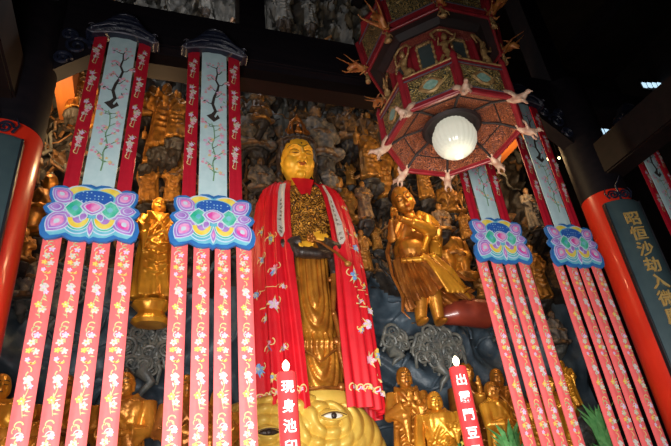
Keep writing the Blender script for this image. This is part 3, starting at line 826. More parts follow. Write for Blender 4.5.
for ex, ez in EYES:
    best = min((fish(i/160, j/90) for i in range(161) for j in range(91)), key=lambda p: (p.x-ex)**2+(p.z-ez)**2)
    c = best+V((0, -.015, 0))
    e = MB(); e.ell(c, (.15, .06, .05), 0, 20, 12); eo = e.build('eyeball', M['white_paint'] if ex > 0 else M['hair'], t)
    MB().ell(c+V((0, -.05, 0)), (.045, .03, .045), 0, 14, 10).build('pupil', M['hair'], eo)
    l = MB()
    l.tube([c+V((x, -.055+.35*x*x, .065*(1-(x/.2)**2)-.005)) for x in [(-.2+.04*k) for k in range(11)]], .02, 0, 7)
    l.tube([c+V((x, -.055+.35*x*x, -.06*(1-(x/.2)**2)+.002)) for x in [(-.2+.04*k) for k in range(11)]], .016, 0, 7)
    l.build('eyelid', M['fish'], t)
    l = MB(); l.tube([c+V((x, -.075+.35*x*x, .047*(1-(x/.19)**2))) for x in [(-.19+.038*k) for k in range(11)]], .009, 0, 6); l.build('eye_line', M['ink'], t)
mb = MB(); mb.lathe([(.60, 1.02), (.64, 1.08), (.62, 1.17), (.585, 1.22), (.001, 1.22)], 0, 48, (.40, -.40, 0), 1, .8); mb.build('plinth', M['fish'], t)

# ------------------------------------------------------------------ great standing statue
GX, GY, GZ = 2.58, 8.35, 3.42
t = thing('bodhisattva_statue', 'tall gilded statue with closed eyes wearing a long red embroidered cloak', 'statue', (GX, GY, GZ))
G_HEAD = V((-.06, -.20, 4.43)); GR = .50
b = MB(); Rg = Matrix.Rotation(math.radians(8), 3, 'X')
head_geo(b, G_HEAD, GR, Rg, fat=.98)
b.tube([(-.03, 0, 3.5), (-.04, -.06, 3.95), G_HEAD+V((0, .05, -.2))], [.34, .21, .23], 0, 16)
for k in range(3): b.tube([V((-.04+.2*math.sin(a), -.04-.2*math.cos(a), 3.83+.07*k)) for a in [(-1.4+.28*q) for q in range(11)]], .028, 0, 6)
b.tube([(0, .05, 2.4), (0, .05, 3.2), (-.02, .04, 3.6)], [.3, .38, .3], 0, 14, .7)
for s in (-1, 1): b.tube([(s*.5, .02, 3.5), (s*.56, -.1, 2.75), (s*.2, -.42, 2.50)], [.17, .13, .085], 0, 10)
hand_geo(b, (.02, -.52, 2.47), (-1, -.15, -.3), (0, -1, .2), .10); hand_geo(b, (.0, -.46, 2.62), (1, -.25, -.12), (0, -1, .1), .10)
bo = b.fuse('body', M['face'], .019, t, 2)
def face_pt(x, z, off=.01):
    """point on the face in front of (x, z) in head units"""
    o = G_HEAD+Rg @ (V((x*.98*.84, -3, z))*GR); d = Rg @ V((0, 1, 0))
    ok, p, n, i = bo.ray_cast(o, d)
    return (p-d*off) if ok else o
def paint(name, mt, strokes, r, off=.004):
    m_ = MB()
    for st in strokes:
        pts = [face_pt(x, z, off) for x, z in st]
        m_.tube(pts, [r*.4]+[r]*(len(pts)-2)+[r*.35], 0, 6)
    m_.build(name, mt, bo)
paint('eye_line', M['ink'], [[(s*(.11+.065*k), -.045+.0045*(k-3)**2) for k in range(7)] for s in (-1, 1)], .010)
paint('eyelid_line', M['ink'], [[(s*(.12+.07*k), .11-.010*(k-3)**2) for k in range(7)] for s in (-1, 1)], .006)
paint('eyebrow', M['ink'], [[(s*(.09+.085*k), .20+.075*k-.0105*k*k) for k in range(7)] for s in (-1, 1)], .009)
paint('lips', M['lip'], [[(-.17+.034*k, -.50+.004*abs(k-5)) for k in range(11)], [(-.11+.022*k, -.56+.0012*(k-5)**2) for k in range(11)]], .013, .003)
paint('moustache', M['ink'], [[(s*(.04+.04*k), -.40-.006*k*k+.02*k) for k in range(6)] for s in (-1, 1)], .007)
paint('forehead_mark', M['ink'], [[(0, .36), (.012, .40), (0, .44)]], .018)
# hair, crown and locks
h = MB()
def E(p, q, mi=0, R=Rg): h.ell(G_HEAD+Rg @ (V((p[0]*.84, p[1]*.9, p[2]))*GR), (q[0]*GR*.84, q[1]*GR*.9, q[2]*GR), mi, 18, 12, R)
E((0, .22, .44), (.86, .92, .74)); E((0, .10, 1.2), (.42, .4, .5))
for s in (-1, 1):
    h.tube([G_HEAD+V((s*a, y, z)) for a, y, z in ((.20, -.28, .42), (.32, -.14, .26), (.36, .0, 0), (.35, .02, -.25), (.38, -.02, -.5), (.32, -.06, -.62))], [.05, .06, .06, .05, .08, .06], 0, 8)
h.tube([G_HEAD+Rg @ V((.40*math.sin(a), -.33*math.cos(a), .33+.05*math.cos(a))) for a in [-1.5+.2*k for k in range(16)]], .038, 0, 8)
h.fuse('hair', M['hair'], .022, t, 2, lambda c: c+V((0, -.012, 0))*math.sin(c.x*60+c.z*20))
c_ = MB()
cc = G_HEAD+V((0, -.26, .60)); c_.T = Matrix.Translation(cc) @ Matrix.Diagonal((.62, .8, .95, 1)) @ Matrix.Translation(-cc)
c_.tube([cc+V((.19*math.cos(a), .02, .02+.27*math.sin(a))) for a in [-.5+(PI+1)*k/20 for k in range(21)]], .035, 0, 8)
c_.tube([cc+V((.28*math.cos(a), .08, -.02+.30*math.sin(a))) for a in [-.3+(PI+.6)*k/20 for k in range(21)]], [.03+.012*abs(math.sin(k*1.6)) for k in range(21)], 0, 8)
for s in (-1, 1):
    c_.tube(scroll_pts(cc+V((s*.30, .05, -.08)), .09, 1.5, s), .022, 0, 6)
    c_.tube(scroll_pts(cc+V((s*.2, .0, -.18)), .07, 1.5, s), .02, 0, 6)
c_.ell(cc+V((0, .0, -.02)), (.075, .05, .08), 0); c_.ell(cc+V((0, -.02, .09)), .05, 0); c_.ell(cc+V((0, -.02, -.10)), (.13, .06, .04), 0)
c_.ell(cc+V((0, .02, .32)), (.05, .04, .09), 0)
c_.build('crown', M['bronze'], t)
# gilded robe with looping folds
def grobe(u, v):
    a = 2*PI*u; z = 3.72*v
    T = [(0, .46, .30), (.02, .48, .33), (.27, .44, .32), (.5, .40, .30), (.62, .42, .31), (.72, .47, .33), (.86, .55, .33), (.96, .50, .28), (1, .22, .2)]
    for i in range(len(T)-1):
        if T[i][0] <= v <= T[i+1][0]:
            k = (v-T[i][0])/(T[i+1][0]-T[i][0]); rx = T[i][1]+(T[i+1][1]-T[i][1])*k; ry = T[i][2]+(T[i+1][2]-T[i][2])*k; break
    x = rx*math.sin(a); y = -ry*math.cos(a)
    if v < .66:
        f = 0
        zc, bz = (1.62, 1.0) if z > .93+.0*x else (.72, .95)
        q = abs(x-.02)/.34 if z > zc else math.hypot((x-.02)/.34, (z-zc)/bz)
        f = .075*abs(math.sin(q*11))*min(1, q*3)*max(.35, 1-q*.35)
        e = math.exp(-((z-.78-.35*x*x)/.06)**2)*.05
        y -= (f+e+.04*math.exp(-(q/.25)**2))*max(0, math.cos(a))
    return V((x, y, z))
g = MB(); g.grid(grobe, 150, 210, 0, True); g.build('robe', M['gold2'], t)
g = MB()
for s in (-1, 1):
    g.tube([(s*.42, -.30, 2.2), (s*.36, -.42, 1.9), (s*.30, -.38, 1.3), (s*.36, -.40, .9), (s*.32, -.40, .62), (s*.40, -.36, .2)], [.05, .06, .04, .05, .035, .05], 0, 8)
    g.tube([(s*.40, -.33, .72), (s*.2, -.40, .60), (0, -.43, .44)], [.03, .022, .012], 0, 6)
    g.tube([(s*.42, -.30, .08), (s*.22, -.38, .04), (0, -.40, .06)], [.04, .035, .02], 0, 6)
    for z, r in ((1.85, .05), (.78, .07), (.06, .07), (1.25, .05)): g.ell((s*.30, -.40, z), (r, r*.7, r), 0, 10, 7)
g.build('sash_ends', M['bronze'], t)
# ornate chest piece
def chest(u, v):
    x = (u-.5)*.86; z = 2.62+1.12*v; rx, ry = .56, .37
    y = -ry*math.sqrt(max(.04, 1-(x/rx)**2))-.02-.03*math.sin(v*PI)
    y -= .018*math.sin(x*46+6*noise.noise((x*5, z*5, 1)))*math.sin(z*40+5*noise.noise((x*4, 3, z*4)))
    return V((x, y, z))
g = MB(); g.grid(chest, 70, 80, 0)
for s in (-1, 1):
    for k in range(6): g.tube(scroll_pts(V((s*(.12+.10*(k % 2)), -.43, 2.75+.16*k)), .07, 1.6, s, 18), .018, 0, 6)
    g.tube([V((s*.33*math.sin(q), -.40, 3.62-.75*math.sin(q*.5+.0)-.35*(1-math.cos(q)))) for q in [.15*k for k in range(10)]], .03, 0, 6)
for k in range(9): g.ell((0, -.45, 2.7+.1*k), (.035, .03, .04), 0, 10, 7)
g.build('necklace', M['chest'], t)
# dark sleeves over the joined forearms
g = MB()
for s in (-1, 1):
    g.tube([(s*.55, -.1, 2.9), (s*.5, -.34, 2.45), (s*.18, -.5, 2.50)], [.14, .17, .13], 0, 12, .9)
    g.tube([(s*.42, -.36, 2.4), (s*.40, -.42, 2.0), (s*.36, -.40, 1.7)], [.15, .10, .03], 0, 10, .6)
g.tube([(-.44, -.40, 2.42), (-.2, -.52, 2.28), (.1, -.53, 2.26), (.42, -.42, 2.36)], [.09, .11, .10, .08], 0, 10)
for k in range(5): g.tube([(-.40+.16*k, -.50, 2.5), (-.34+.16*k, -.56, 2.36), (-.30+.15*k, -.50, 2.2)], .026, 0, 6)
g.fuse('sleeves', M['hair'], .026, t, 1)
# red cloth at the neck
g = MB(); g.grid(lambda u, v: V(((u-.5)*.44*(1-.62*v)-.02, -.34+.0*u-.10*v-.03*math.cos((u-.5)*3), 3.92-.42*v)), 12, 8, 0); g.build('neck_cloth', M['cloak'], t)

# cloak: two halves, each one folded sheet from the inner hem round to the back
TB = [  # v, z, inner x, outer x (left, right), front depth
 (0, 4.00, .17, .36, .38, .12), (.04, 3.93, .21, .56, .62, .27), (.09, 3.78, .26, .72, .80, .38), (.16, 3.50, .31, .82, .90, .46), (.30, 2.90, .35, .90, 1.0, .52),
 (.50, 2.05, .35, .95, 1.06, .55), (.75, .95, .30, .98, 1.06, .56), (1, -.33, .27, 1.0, 1.04, .60)]
def cloak_pt(s, ph, v, off=0.):
    v = max(0, min(1, v))
    for i in range(len(TB)-1):
        if TB[i][0] <= v <= TB[i+1][0]: break
    k = (v-TB[i][0])/(TB[i+1][0]-TB[i][0]); A, B = TB[i], TB[i+1]
    L_ = lambda n: A[n]+(B[n]-A[n])*k
    z, xi, xo, yf = L_(1), L_(2), L_(3 if s < 0 else 4), L_(5)
    if s > 0: xi += .02
    am = .008+.050*v**.8
    w_ = ph*17+1.2*math.sin(v*2.5+s)+.9*math.sin(ph*5+2*s)
    f = am*(math.sin(w_)+.35*math.sin(w_*2.1+v*3))*min(1, ph*3+.25)
    x = xi+(xo+f+off-xi)*math.sin(min(ph, PI/2)) if ph < PI/2 else xi+(xo+f+off-xi)*math.sin(ph)
    y = -(yf+f+off)*math.cos(ph)
    z += .05*math.sin(ph*2+1) * v
    return V((s*x, y+.02, z))
PH1 = PI*.86
def cl_off(s, ph, v, dx, dz, off):
    return cloak_pt(s, ph+dx/.80, v-dz/4.35, off)
KL = ['cloak', 'th_white', 'th_gold', 'th_lilac', 'th_blue', 'th_yellow', 'th_pink', 'th_green']
for s in (-1, 1):
    mb = MB()
    mb.grid(lambda u, v: cloak_pt(s, u*PH1, v), 110, 90, 0)
    mb.grid(lambda u, v: cloak_pt(s, u*PH1, v, -.03), 110, 90, 0)
    for v in (0, 1): mb.grid(lambda u, q: cloak_pt(s, u*PH1, v, -.03*q), 110, 2, 0)
    for u in (0, 1): mb.grid(lambda q, v: cloak_pt(s, u*PH1, v, -.03*q), 2, 90, 0)
    em = MB()
    flw = ([(1.0, .33, .10, 5), (.62, .38, .12, 5), (.95, .46, .12, 1), (.55, .52, .12, 6), (.35, .60, .06, 3), (.62, .66, .13, 3), (.9, .70, .08, 2), (1.15, .60, .08, 4), (.8, .80, .11, 6), (.45, .82, .07, 3), (1.1, .86, .10, 4), (.7, .90, .07, 5)] if s < 0 else
           [(.75, .20, .07, 5), (.55, .335, .09, 1), (1.0, .32, .08, 5), (.75, .40, .10, 4), (.95, .47, .06, 6), (.5, .54, .15, 4), (.85, .57, .09, 5), (.62, .64, .10, 6), (1.05, .66, .08, 3), (.8, .73, .12, 3), (.5, .76, .06, 5), (1.12, .82, .13, 5), (.75, .85, .10, 6), (1.0, .90, .08, 3)])
    rd = random.Random(4)
    for ph, v, r, c in flw:
        r *= .74
        sub = MB(); flower(sub, 0, 0, r, c, 1 if c != 1 else 4, 0, rd.random()); flower(sub, r*.2, -r*.1, r*.55, 4 if c in (5, 1) else 1, c, -.004, rd.random())
        for q in range(5): leaf2(sub, 0, 0, r*1.7, rd.uniform(0, 6.2), rd.choice((7, 2, 4)), .003, .25)
        curl(sub, r*.8, -r*.6, r*.8, 0, 3, 2, .002, .010); curl(sub, -r*.9, r*.4, r*.6, 2, 5, 2, .002, .010)
        em.add([cl_off(s, ph, v, p[0], p[2], .022-p[1]) for p in sub.v], sub.f, 0); em.m[-len(sub.f):] = sub.m
    # gold scrolls along the hem and a stitched frame
    for q in range(12):
        sub = MB(); ph = .12+.12*q
        curl(sub, 0, 0, .05, 0, 4.2, 2, 0, .011); curl(sub, .06, .02, .035, 3, 6.5, [2, 3][q % 2], 0, .011); flower(sub, .03, .0, .03, [3, 5][q % 2], 1, 0)
        em.add([cl_off(s, ph, .945, p[0], p[2], .024) for p in sub.v], sub.f, 0); em.m[-len(sub.f):] = sub.m
    sub = MB(); line2(sub, [(-.25+.05*k, 0) for k in range(11)], [.010]*11, 2, 0); line2(sub, [(-.25+.05*k, .3) for k in range(11)], [.006]*11, 2, 0)
    em.add([cl_off(s, .75, .66, p[0], p[2], .024) for p in sub.v], sub.f, 0); em.m[-len(sub.f):] = sub.m
    mb.v, o_ = mb.v+em.v, len(mb.v); mb.f += [tuple(i+o_ for i in f) for f in em.f]; mb.m += em.m
    me = mb.mesh('cloak', [M[k] for k in KL]); co = link(bpy.data.objects.new('cloak', me), t); co['label'] = 'scarlet cloak half with coloured embroidery'
    # white inscribed sash laid on the cloak
    sb = MB(); ph0 = .30 if s < 0 else .16
    v0, v1 = (.10, .38) if s < 0 else (.09, .40)
    def sash(u, v, e=.03):
        w_ = .13*(1 if v < .93 else (1-v)/.07*.7+.3)
        if s > 0: w_ *= .55+.45*min(1, v*1.6)
        return cloak_pt(s, ph0+(u-.5)*w_/.62+(.10*v if s > 0 else .02*v), v0+(v1-v0)*v, e)
    sb.grid(lambda u, v: sash(u, v, .035), 7, 30, 0); sb.grid(lambda u, v: sash(u, v, .022), 7, 30, 0)
    so = sb.build('sash', M['th_white'], t, label='white sash with a column of small dark marks')
    ik = MB(); rd = random.Random(9)
    for q in range(9):
        vv = .34+.07*q if s < 0 else .30+.075*q
        if vv > .93 or (.72 < vv < .80): continue
        for z in range(4):
            a = rd.uniform(.25, .6); ik.tube([sash(a, vv+.010*z, .04), sash(a+rd.uniform(.1, .3), vv+.010*z+rd.uniform(-.006, .012), .04)], .005, 0, 4)
        ik.tube([sash(.5, vv, .04), sash(.5, vv+.04, .04)], .005, 0, 4)
    ik.build('ink_marks', M['ink'], so)

s_ = thing('sceptre', 'thin bronze sceptre held in the crossed hands of the red-cloaked statue', 'sceptre', (GX+.12, GY-.62, GZ+2.40))
mb = MB(); mb.tube([(-.16, .02, .10), (0, -.02, .02), (.22, -.10, -.20), (.36, -.16, -.40)], [.022, .024, .022, .026], 0, 8); mb.build('rod', M['bronze'], s_)
mb = MB(); mb.ell((.38, -.165, -.43), (.06, .045, .05), 0); mb.build('tip', M['gold3'], s_)
mb = MB()
for k in range(5): mb.ell((-.16+.05*math.cos(k*1.26), .02, .12+.05*math.sin(k*1.26)), (.04, .03, .04), 0)
mb.build('cloud_finial', M['bronze'], s_)

# ------------------------------------------------------------------ praying attendant leaning in from the right
AX, AY, AZ = 4.9, 8.35, 4.6
t = thing('attendant_statue', 'gilded attendant statue leaning with joined hands and swirling pleated skirt', 'statue', (AX, AY, AZ))
Ra = Matrix.Rotation(math.radians(-22), 3, 'Y') @ Matrix.Rotation(math.radians(-24), 3, 'Z') @ Matrix.Rotation(math.radians(12), 3, 'X')
hc = V((-.21, -.14, 2.60)); ar = .295
b = MB(); head_geo(b, hc, ar, Ra, fat=1.05)
b.tube([(0, .02, 2.1), (-.06, -.02, 2.42), hc], [.17, .105, .12], 0, 12)
b.tube([(-.18, .02, 1.15), (-.16, .0, 1.5), (-.04, .02, 1.85), (.02, .03, 2.15), (0, .02, 2.3)], [.33, .36, .32, .30, .14], 0, 16, .8)
b.ell((-.20, -.14, 1.46), (.30, .24, .28), 0)
b.tube([(-.30, .0, 2.16), (-.58, -.10, 1.72), (-.62, -.32, 2.02)], [.125, .10, .06], 0, 10)
b.tube([(.32, .02, 2.2), (.20, -.32, 1.80), (-.50, -.42, 1.98)], [.14, .12, .065], 0, 10)
hand_geo(b, (-.62, -.36, 2.02), (-.15, -.25, 1), (1, -.2, 0), .075); hand_geo(b, (-.53, -.40, 2.0), (-.25, -.2, 1), (-1, .2, 0), .075)
for x0, x1 in ((-.17, -.23), (.12, .15)):
    b.tube([(x0, .02, 1.0), (x0, -.05, .55), (x1, .0, .08)], [.19, .15, .10], 0, 12)
    b.ell((x1-.02, -.10, .05), (.09, .2, .06), 0)
bo2 = b.fuse('body', M['gold2'], .019, t, 2)
def face2(x, z, off=.004):
    o = hc+Ra @ (V((x*1.05*.84, -3, z))*ar); d = Ra @ V((0, 1, 0)); ok, p, n, i = bo2.ray_cast(o, d)
    return (p-d*off) if ok else o
for nm, mt, sts, r in (('eye_line', M['ink'], [[(s*(.12+.08*k), -.04+.004*(k-3)**2) for k in range(6)] for s in (-1, 1)], .009), ('eyebrow', M['ink'], [[(s*(.12+.08*k), .28+.05*k-.010*k*k) for k in range(6)] for s in (-1, 1)], .008),
                      ('lips', M['lip'], [[(-.14+.035*k, -.53) for k in range(9)]], .013)):
    m_ = MB()
    for st in sts: m_.tube([face2(x, z) for x, z in st], r, 0, 6)
    m_.build(nm, mt, bo2)
h = MB(); 
for p, q in (((0, .34, .46), (.88, .84, .68)), ((0, .2, 1.12), (.3, .3, .26))):
    h.ell(hc+Ra @ (V((p[0]*.88, p[1]*.9, p[2]))*ar), (q[0]*ar*.88, q[1]*ar*.9, q[2]*ar), 0, 14, 10, Ra)
h.fuse('hair', M['hair'], .016, t, 1)
def skirt(u, v):
    a = 2*PI*u
    cx = -.17+.22*v+.12*v*v; cz = 1.32-.72*v; rx = .36+.20*v; ry = .33+.10*v
    low = .10*v*max(0, math.sin(a))-.75*v*max(0, -math.sin(a))**2          # right side flies out, left side drops
    pl = (.022+.028*v)*math.sin(22*a+2.5*v)+.010*math.sin(53*a)
    return V((cx+(rx+pl)*math.sin(a)+.22*v*v*max(0, math.sin(a)), -(ry+pl)*math.cos(a), cz+low*.3-.10*v*math.sin(a*3)**2))
g = MB(); g.grid(skirt, 200, 60, 0, True); g.grid(lambda u, v: skirt(u, v)+V((0, 0, .0))-V((.02*math.sin(2*PI*u), -.02*math.cos(2*PI*u), 0)), 200, 30, 0, True)
g.build('skirt', M['bronze'], t)
g = MB()
g.tube([(-.50, -.16, 1.22), (-.2, -.36, 1.16), (.12, -.30, 1.30), (.24, -.05, 1.4)], [.05, .065, .06, .05], 0, 8)
for k in range(4): g.tube([(-.14+.05*k, -.38, 1.28-.04*k), (.02+.06*k, -.46, .9), (.2+.10*k, -.46, .5), (.36+.12*k, -.40, .50+.04*k)], [.04, .055, .06, .02], 0, 8, .6)
g.tube([(.1, -.36, 1.25), (.35, -.38, .95), (.60, -.3, .66), (.80, -.2, .46)], [.06, .10, .09, .02], 0, 8, .5)
g.fuse('waist_sash', M['gold'], .02, t, 1)
# robe draped over the right shoulder and arm
g = MB()
g.tube([(.10, .02, 2.34), (.34, .03, 2.22), (.38, -.10, 1.92), (.24, -.34, 1.78)], [.15, .19, .18, .14], 0, 12)
g.tube([(.40, .02, 2.2), (.44, .0, 1.8), (.34, -.04, 1.4)], [.14, .15, .12], 0, 10)
g.tube([(.22, -.32, 1.80), (-.05, -.40, 1.86), (-.28, -.43, 1.92)], [.14, .12, .085], 0, 10)
g.tube([(.2, -.25, 2.2), (.12, -.30, 1.75), (-.1, -.36, 1.35)], [.08, .09, .06], 0, 8)
for k in range(5): g.tube([(.16+.06*k, -.13, 2.34-.02*k), (.20+.06*k, -.24, 2.05), (.10+.06*k, -.40+.05*k, 1.72)], .026, 0, 6)
for k in range(4): g.tube([(.52-.02*k, -.05, 2.1-.14*k), (.42, -.2, 1.95-.12*k), (.25, -.33, 1.9-.08*k)], .024, 0, 6)
g.fuse('robe', M['gold'], .022, t, 1)
g = MB()
g.tube([(-.50, .0, 1.9), (-.68, -.02, 1.45), (-.66, -.04, .95), (-.52, -.05, .55), (-.60, -.08, .25), (-.48, -.1, .1)], [.03, .045, .03, .04, .03, .01], 0, 8, .4)
g.tube([(.42, .05, 1.6), (.62, .0, 1.2), (.88, -.05, .95), (1.1, -.05, .92)], [.04, .055, .045, .015], 0, 8, .4)
g.build('streamer', M['bronze'], t)
t = thing('painted_rock', 'smooth russet rock jutting out beside the leaning attendant statue', 'rock', (6.02, 8.75, 4.85))
mb = MB(); mb.tube([(-.62, .1, .12), (-.35, .0, .16), (0, -.05, .16), (.3, -.08, .12), (.52, -.05, .1)], [.16, .24, .29, .29, .20], 0, 20); mb.ell((.5, -.05, .1), (.13, .2, .2), 0)
mb.fuse('rock', M['boulder'], .03, t, 3)

# ------------------------------------------------------------------ monks, arhats and small relief figures
p = at(152, 303, 8.3)
figure('monk_statue', 'golden standing monk statue between the two left banners', 'statue', (p.x, 8.3, p.z), at(156, 198, 8.3).z-p.z, .15, 'offer', False, 'gold', 'gold', None, None, vox=100, stand=('lotus', .36, .30), fat=.85, face=True)
AR = 'arhat figures along the altar edge'
def arhat(px, py, Y, label, **k):
    p = at(px, py, Y); H = p.z-1.7
    return figure('arhat_statue', label, 'statue', (p.x, Y, 1.7), H, k.pop('yaw', 0), group=AR, seed=px, face=True, **k)
arhat(402, 367, 8.1, 'slender gilded arhat praying with raised hands, right of the red cloak', pose='pray', skin='gold2', robe='gold2', vox=110, yaw=-.15, fat=.9, headr=.082)
arhat(433, 393, 7.3, 'stern muscular gilded arhat reaching down with one hand beside the right candle', pose='reach', skin='gold', robe='gold', vox=90, fat=1.35, headr=.10, yaw=-.25)
arhat(463, 362, 9.0, 'gilded arhat mostly hidden behind the right candle', pose='fold', skin='gold2', robe='bronze', vox=70)
arhat(489, 382, 7.6, 'gilded arhat with folded hands right of the right candle', pose='fold', skin='gold2', robe='gold', vox=90, yaw=.35, headr=.088, fat=1.15)
arhat(494, 368, 8.3, 'gilded arhat holding up a hand behind the folded-hands arhat', pose='raise', skin='gold2', robe='gold2', vox=70, yaw=-.3)
arhat(545, 375, 8.2, 'golden arhat seen between the ribbons of the third banner', pose='pray', skin='gold', robe='gold', vox=70, fat=1.2)
arhat(530, 388, 7.3, 'short golden arhat behind the left ribbons of the third banner', pose='fold', skin='gold', robe='gold', vox=70, fat=1.2)
arhat(127, 372, 8.0, 'gilded arhat with hand to chest right of the first banner', pose='fold', skin='gold2', robe='gold2', vox=90, fat=1.25, headr=.085, yaw=-.3, hair='hair')
arhat(68, 374, 8.6, 'gilded arhat with one raised arm behind the ribbons of the first banner', pose='raise', skin='bronze', robe='gold2', vox=70)
arhat(3, 373, 7.8, 'golden arhat at the lower left corner of the photo', pose='fold', skin='gold', robe='gold', vox=80, fat=1.25, yaw=.3)
arhat(30, 400, 7.1, 'short golden arhat left of the first banner ribbons', pose='pray', skin='gold2', robe='gold2', vox=70)
arhat(187, 374, 7.3, 'gilded arhat peeping between the ribbons of the second banner', pose='fold', skin='gold2', robe='bronze', vox=70)
arhat(218, 388, 6.95, 'golden arhat hidden behind the second banner ribbons', pose='pray', skin='gold', robe='gold2', vox=70)
p = at(575, 408, 8.4)
figure('arhat_statue', 'small golden figure leaning forward on a dark rock between the right banners', 'statue', (p.x, 8.4, p.z), (at(575, 360, 8.4).z-p.z)*1.0, -.6, 'offer', False, 'gold', 'gold', None, AR, vox=80, stand=('rock', .55, .32), face=True)

relief(40, 240, 66, 'seated golden figure beside the left column', Y=8.8, seat=True, pose='fold', skin='gold2', robe='gold3')
relief(163, 150, 66, 'orange-lit standing figure between the left banners near the beam', pose='offer', skin='gold3', robe='gold3', Y=8.7)
relief(176, 140, 48, 'small orange-lit figure beside the second banner top', pose='raise', skin='gold3', robe='gold3', Y=8.8)
relief(148, 205, 50, 'standing ochre figure behind the shoulder of the golden monk', pose='side', robe='gold3', Y=9.0)
relief(172, 205, 44, 'small ochre figure right of the golden monk head', pose='fold', robe='gold3', Y=9.0)
relief(256, 150, 44, 'seated bearded dark figure left of the statue crown', seat=True, pose='fold', beard=True, hair='hair', skin='wood_fig', robe='stone_fig')
relief(277, 99, 30, 'tiny standing figure high above the statue crown', pose='fold', robe='stone_fig')
relief(262, 102, 26, 'tiny seated figure left of the figure above the crown', seat=True, robe='stone_fig')
relief(320, 160, 52, 'seated grey-robed figure right of the statue head', Y=8.55, seat=True, pose='fold', robe='stone_fig', skin='wood_fig')
relief(338, 110, 34, 'small figure under the beam left of the lantern', seat=True, pose='raise', robe='wood_fig')
relief(374, 158, 44, 'figure bending under the lantern rim', pose='reach', robe='wood_fig', skin='gold3')
relief(343, 224, 46, 'seated figure with long hair right of the cloak shoulder', seat=True, pose='fold', robe='gold3', skin='gold3')
relief(367, 220, 38, 'small standing boy figure with folded arms', pose='fold', robe='wood_fig', skin='gold3', Y=8.7)
relief(372, 180, 50, 'tall thin figure reaching up below the lantern', pose='raise', robe='gold3', skin='gold3')
relief(386, 200, 56, 'tall ochre-robed figure left of the attendant head', pose='fold', robe='gold3', skin='gold3', Y=8.9)
relief(366, 272, 42, 'slim standing figure on a ledge beside the cloak', pose='pray', robe='gold3', skin='gold3', Y=8.6)
relief(456, 282, 58, 'seated golden figure with round robe right of the attendant', seat=True, pose='fold', robe='gold2', skin='gold3', Y=8.9, fat=1.3)
relief(428, 200, 40, 'ochre figure above the shoulder of the attendant', pose='raise', robe='gold3', skin='gold3', Y=9.0)
relief(452, 215, 34, 'small ochre figure under the lantern by the third banner', seat=True, pose='offer', robe='gold3', skin='gold3', Y=8.9)
relief(415, 120, 30, 'small dark figure beside the lantern body', seat=True, robe='wood_fig')
relief(352, 142, 36, 'small figure with spread robe below the beam', seat=True, pose='offer', robe='wood_fig')
relief(300, 98, 28, 'tiny dark figure under the middle of the beam', Y=8.7, seat=True, pose='pray', robe='stone_fig')
relief(320, 100, 28, 'tiny standing figure under the beam right of centre', pose='side', robe='wood_fig')
relief(398, 118, 30, 'tiny figure half hidden by the lantern edge', Y=9.05, pose='fold', robe='wood_fig')
relief(262, 192, 34, 'dark seated figure beside the left cloak shoulder', seat=True, robe='stone_fig')
relief(545, 300, 54, 'amber figure between the third and fourth banners', pose='raise', robe='gold3', skin='gold3', Y=9.0)
relief(30, 300, 50, 'dark seated figure low beside the left column', seat=True, pose='fold', robe='stone_fig', Y=8.9)
relief(100, 130, 44, 'amber figure behind the pale ribbon of the first banner', pose='offer', robe='gold3', skin='gold3', Y=8.9)
relief(75, 110, 40, 'amber figure beside the lamp-lit timber on the left', pose='raise', robe='gold3', skin='gold3', Y=8.9)
relief(488, 300, 34, 'small amber figure behind the third banner', seat=True, pose='fold', robe='gold3', skin='gold3', Y=8.9)
for px, py, hp, ps in ((285, 22, 34, 'side'), (312, 26, 28, 'fold'), (205, 10, 24, 'pray')):
    relief(px, py, hp, {285: 'grey figure above the beam right of the black post', 312: 'small grey figure above the beam near the lantern', 205: 'small grey figure above the beam over the second banner'}[px], pose=ps, robe='grey_root', skin='grey_root', hair=None, Y=9.2)

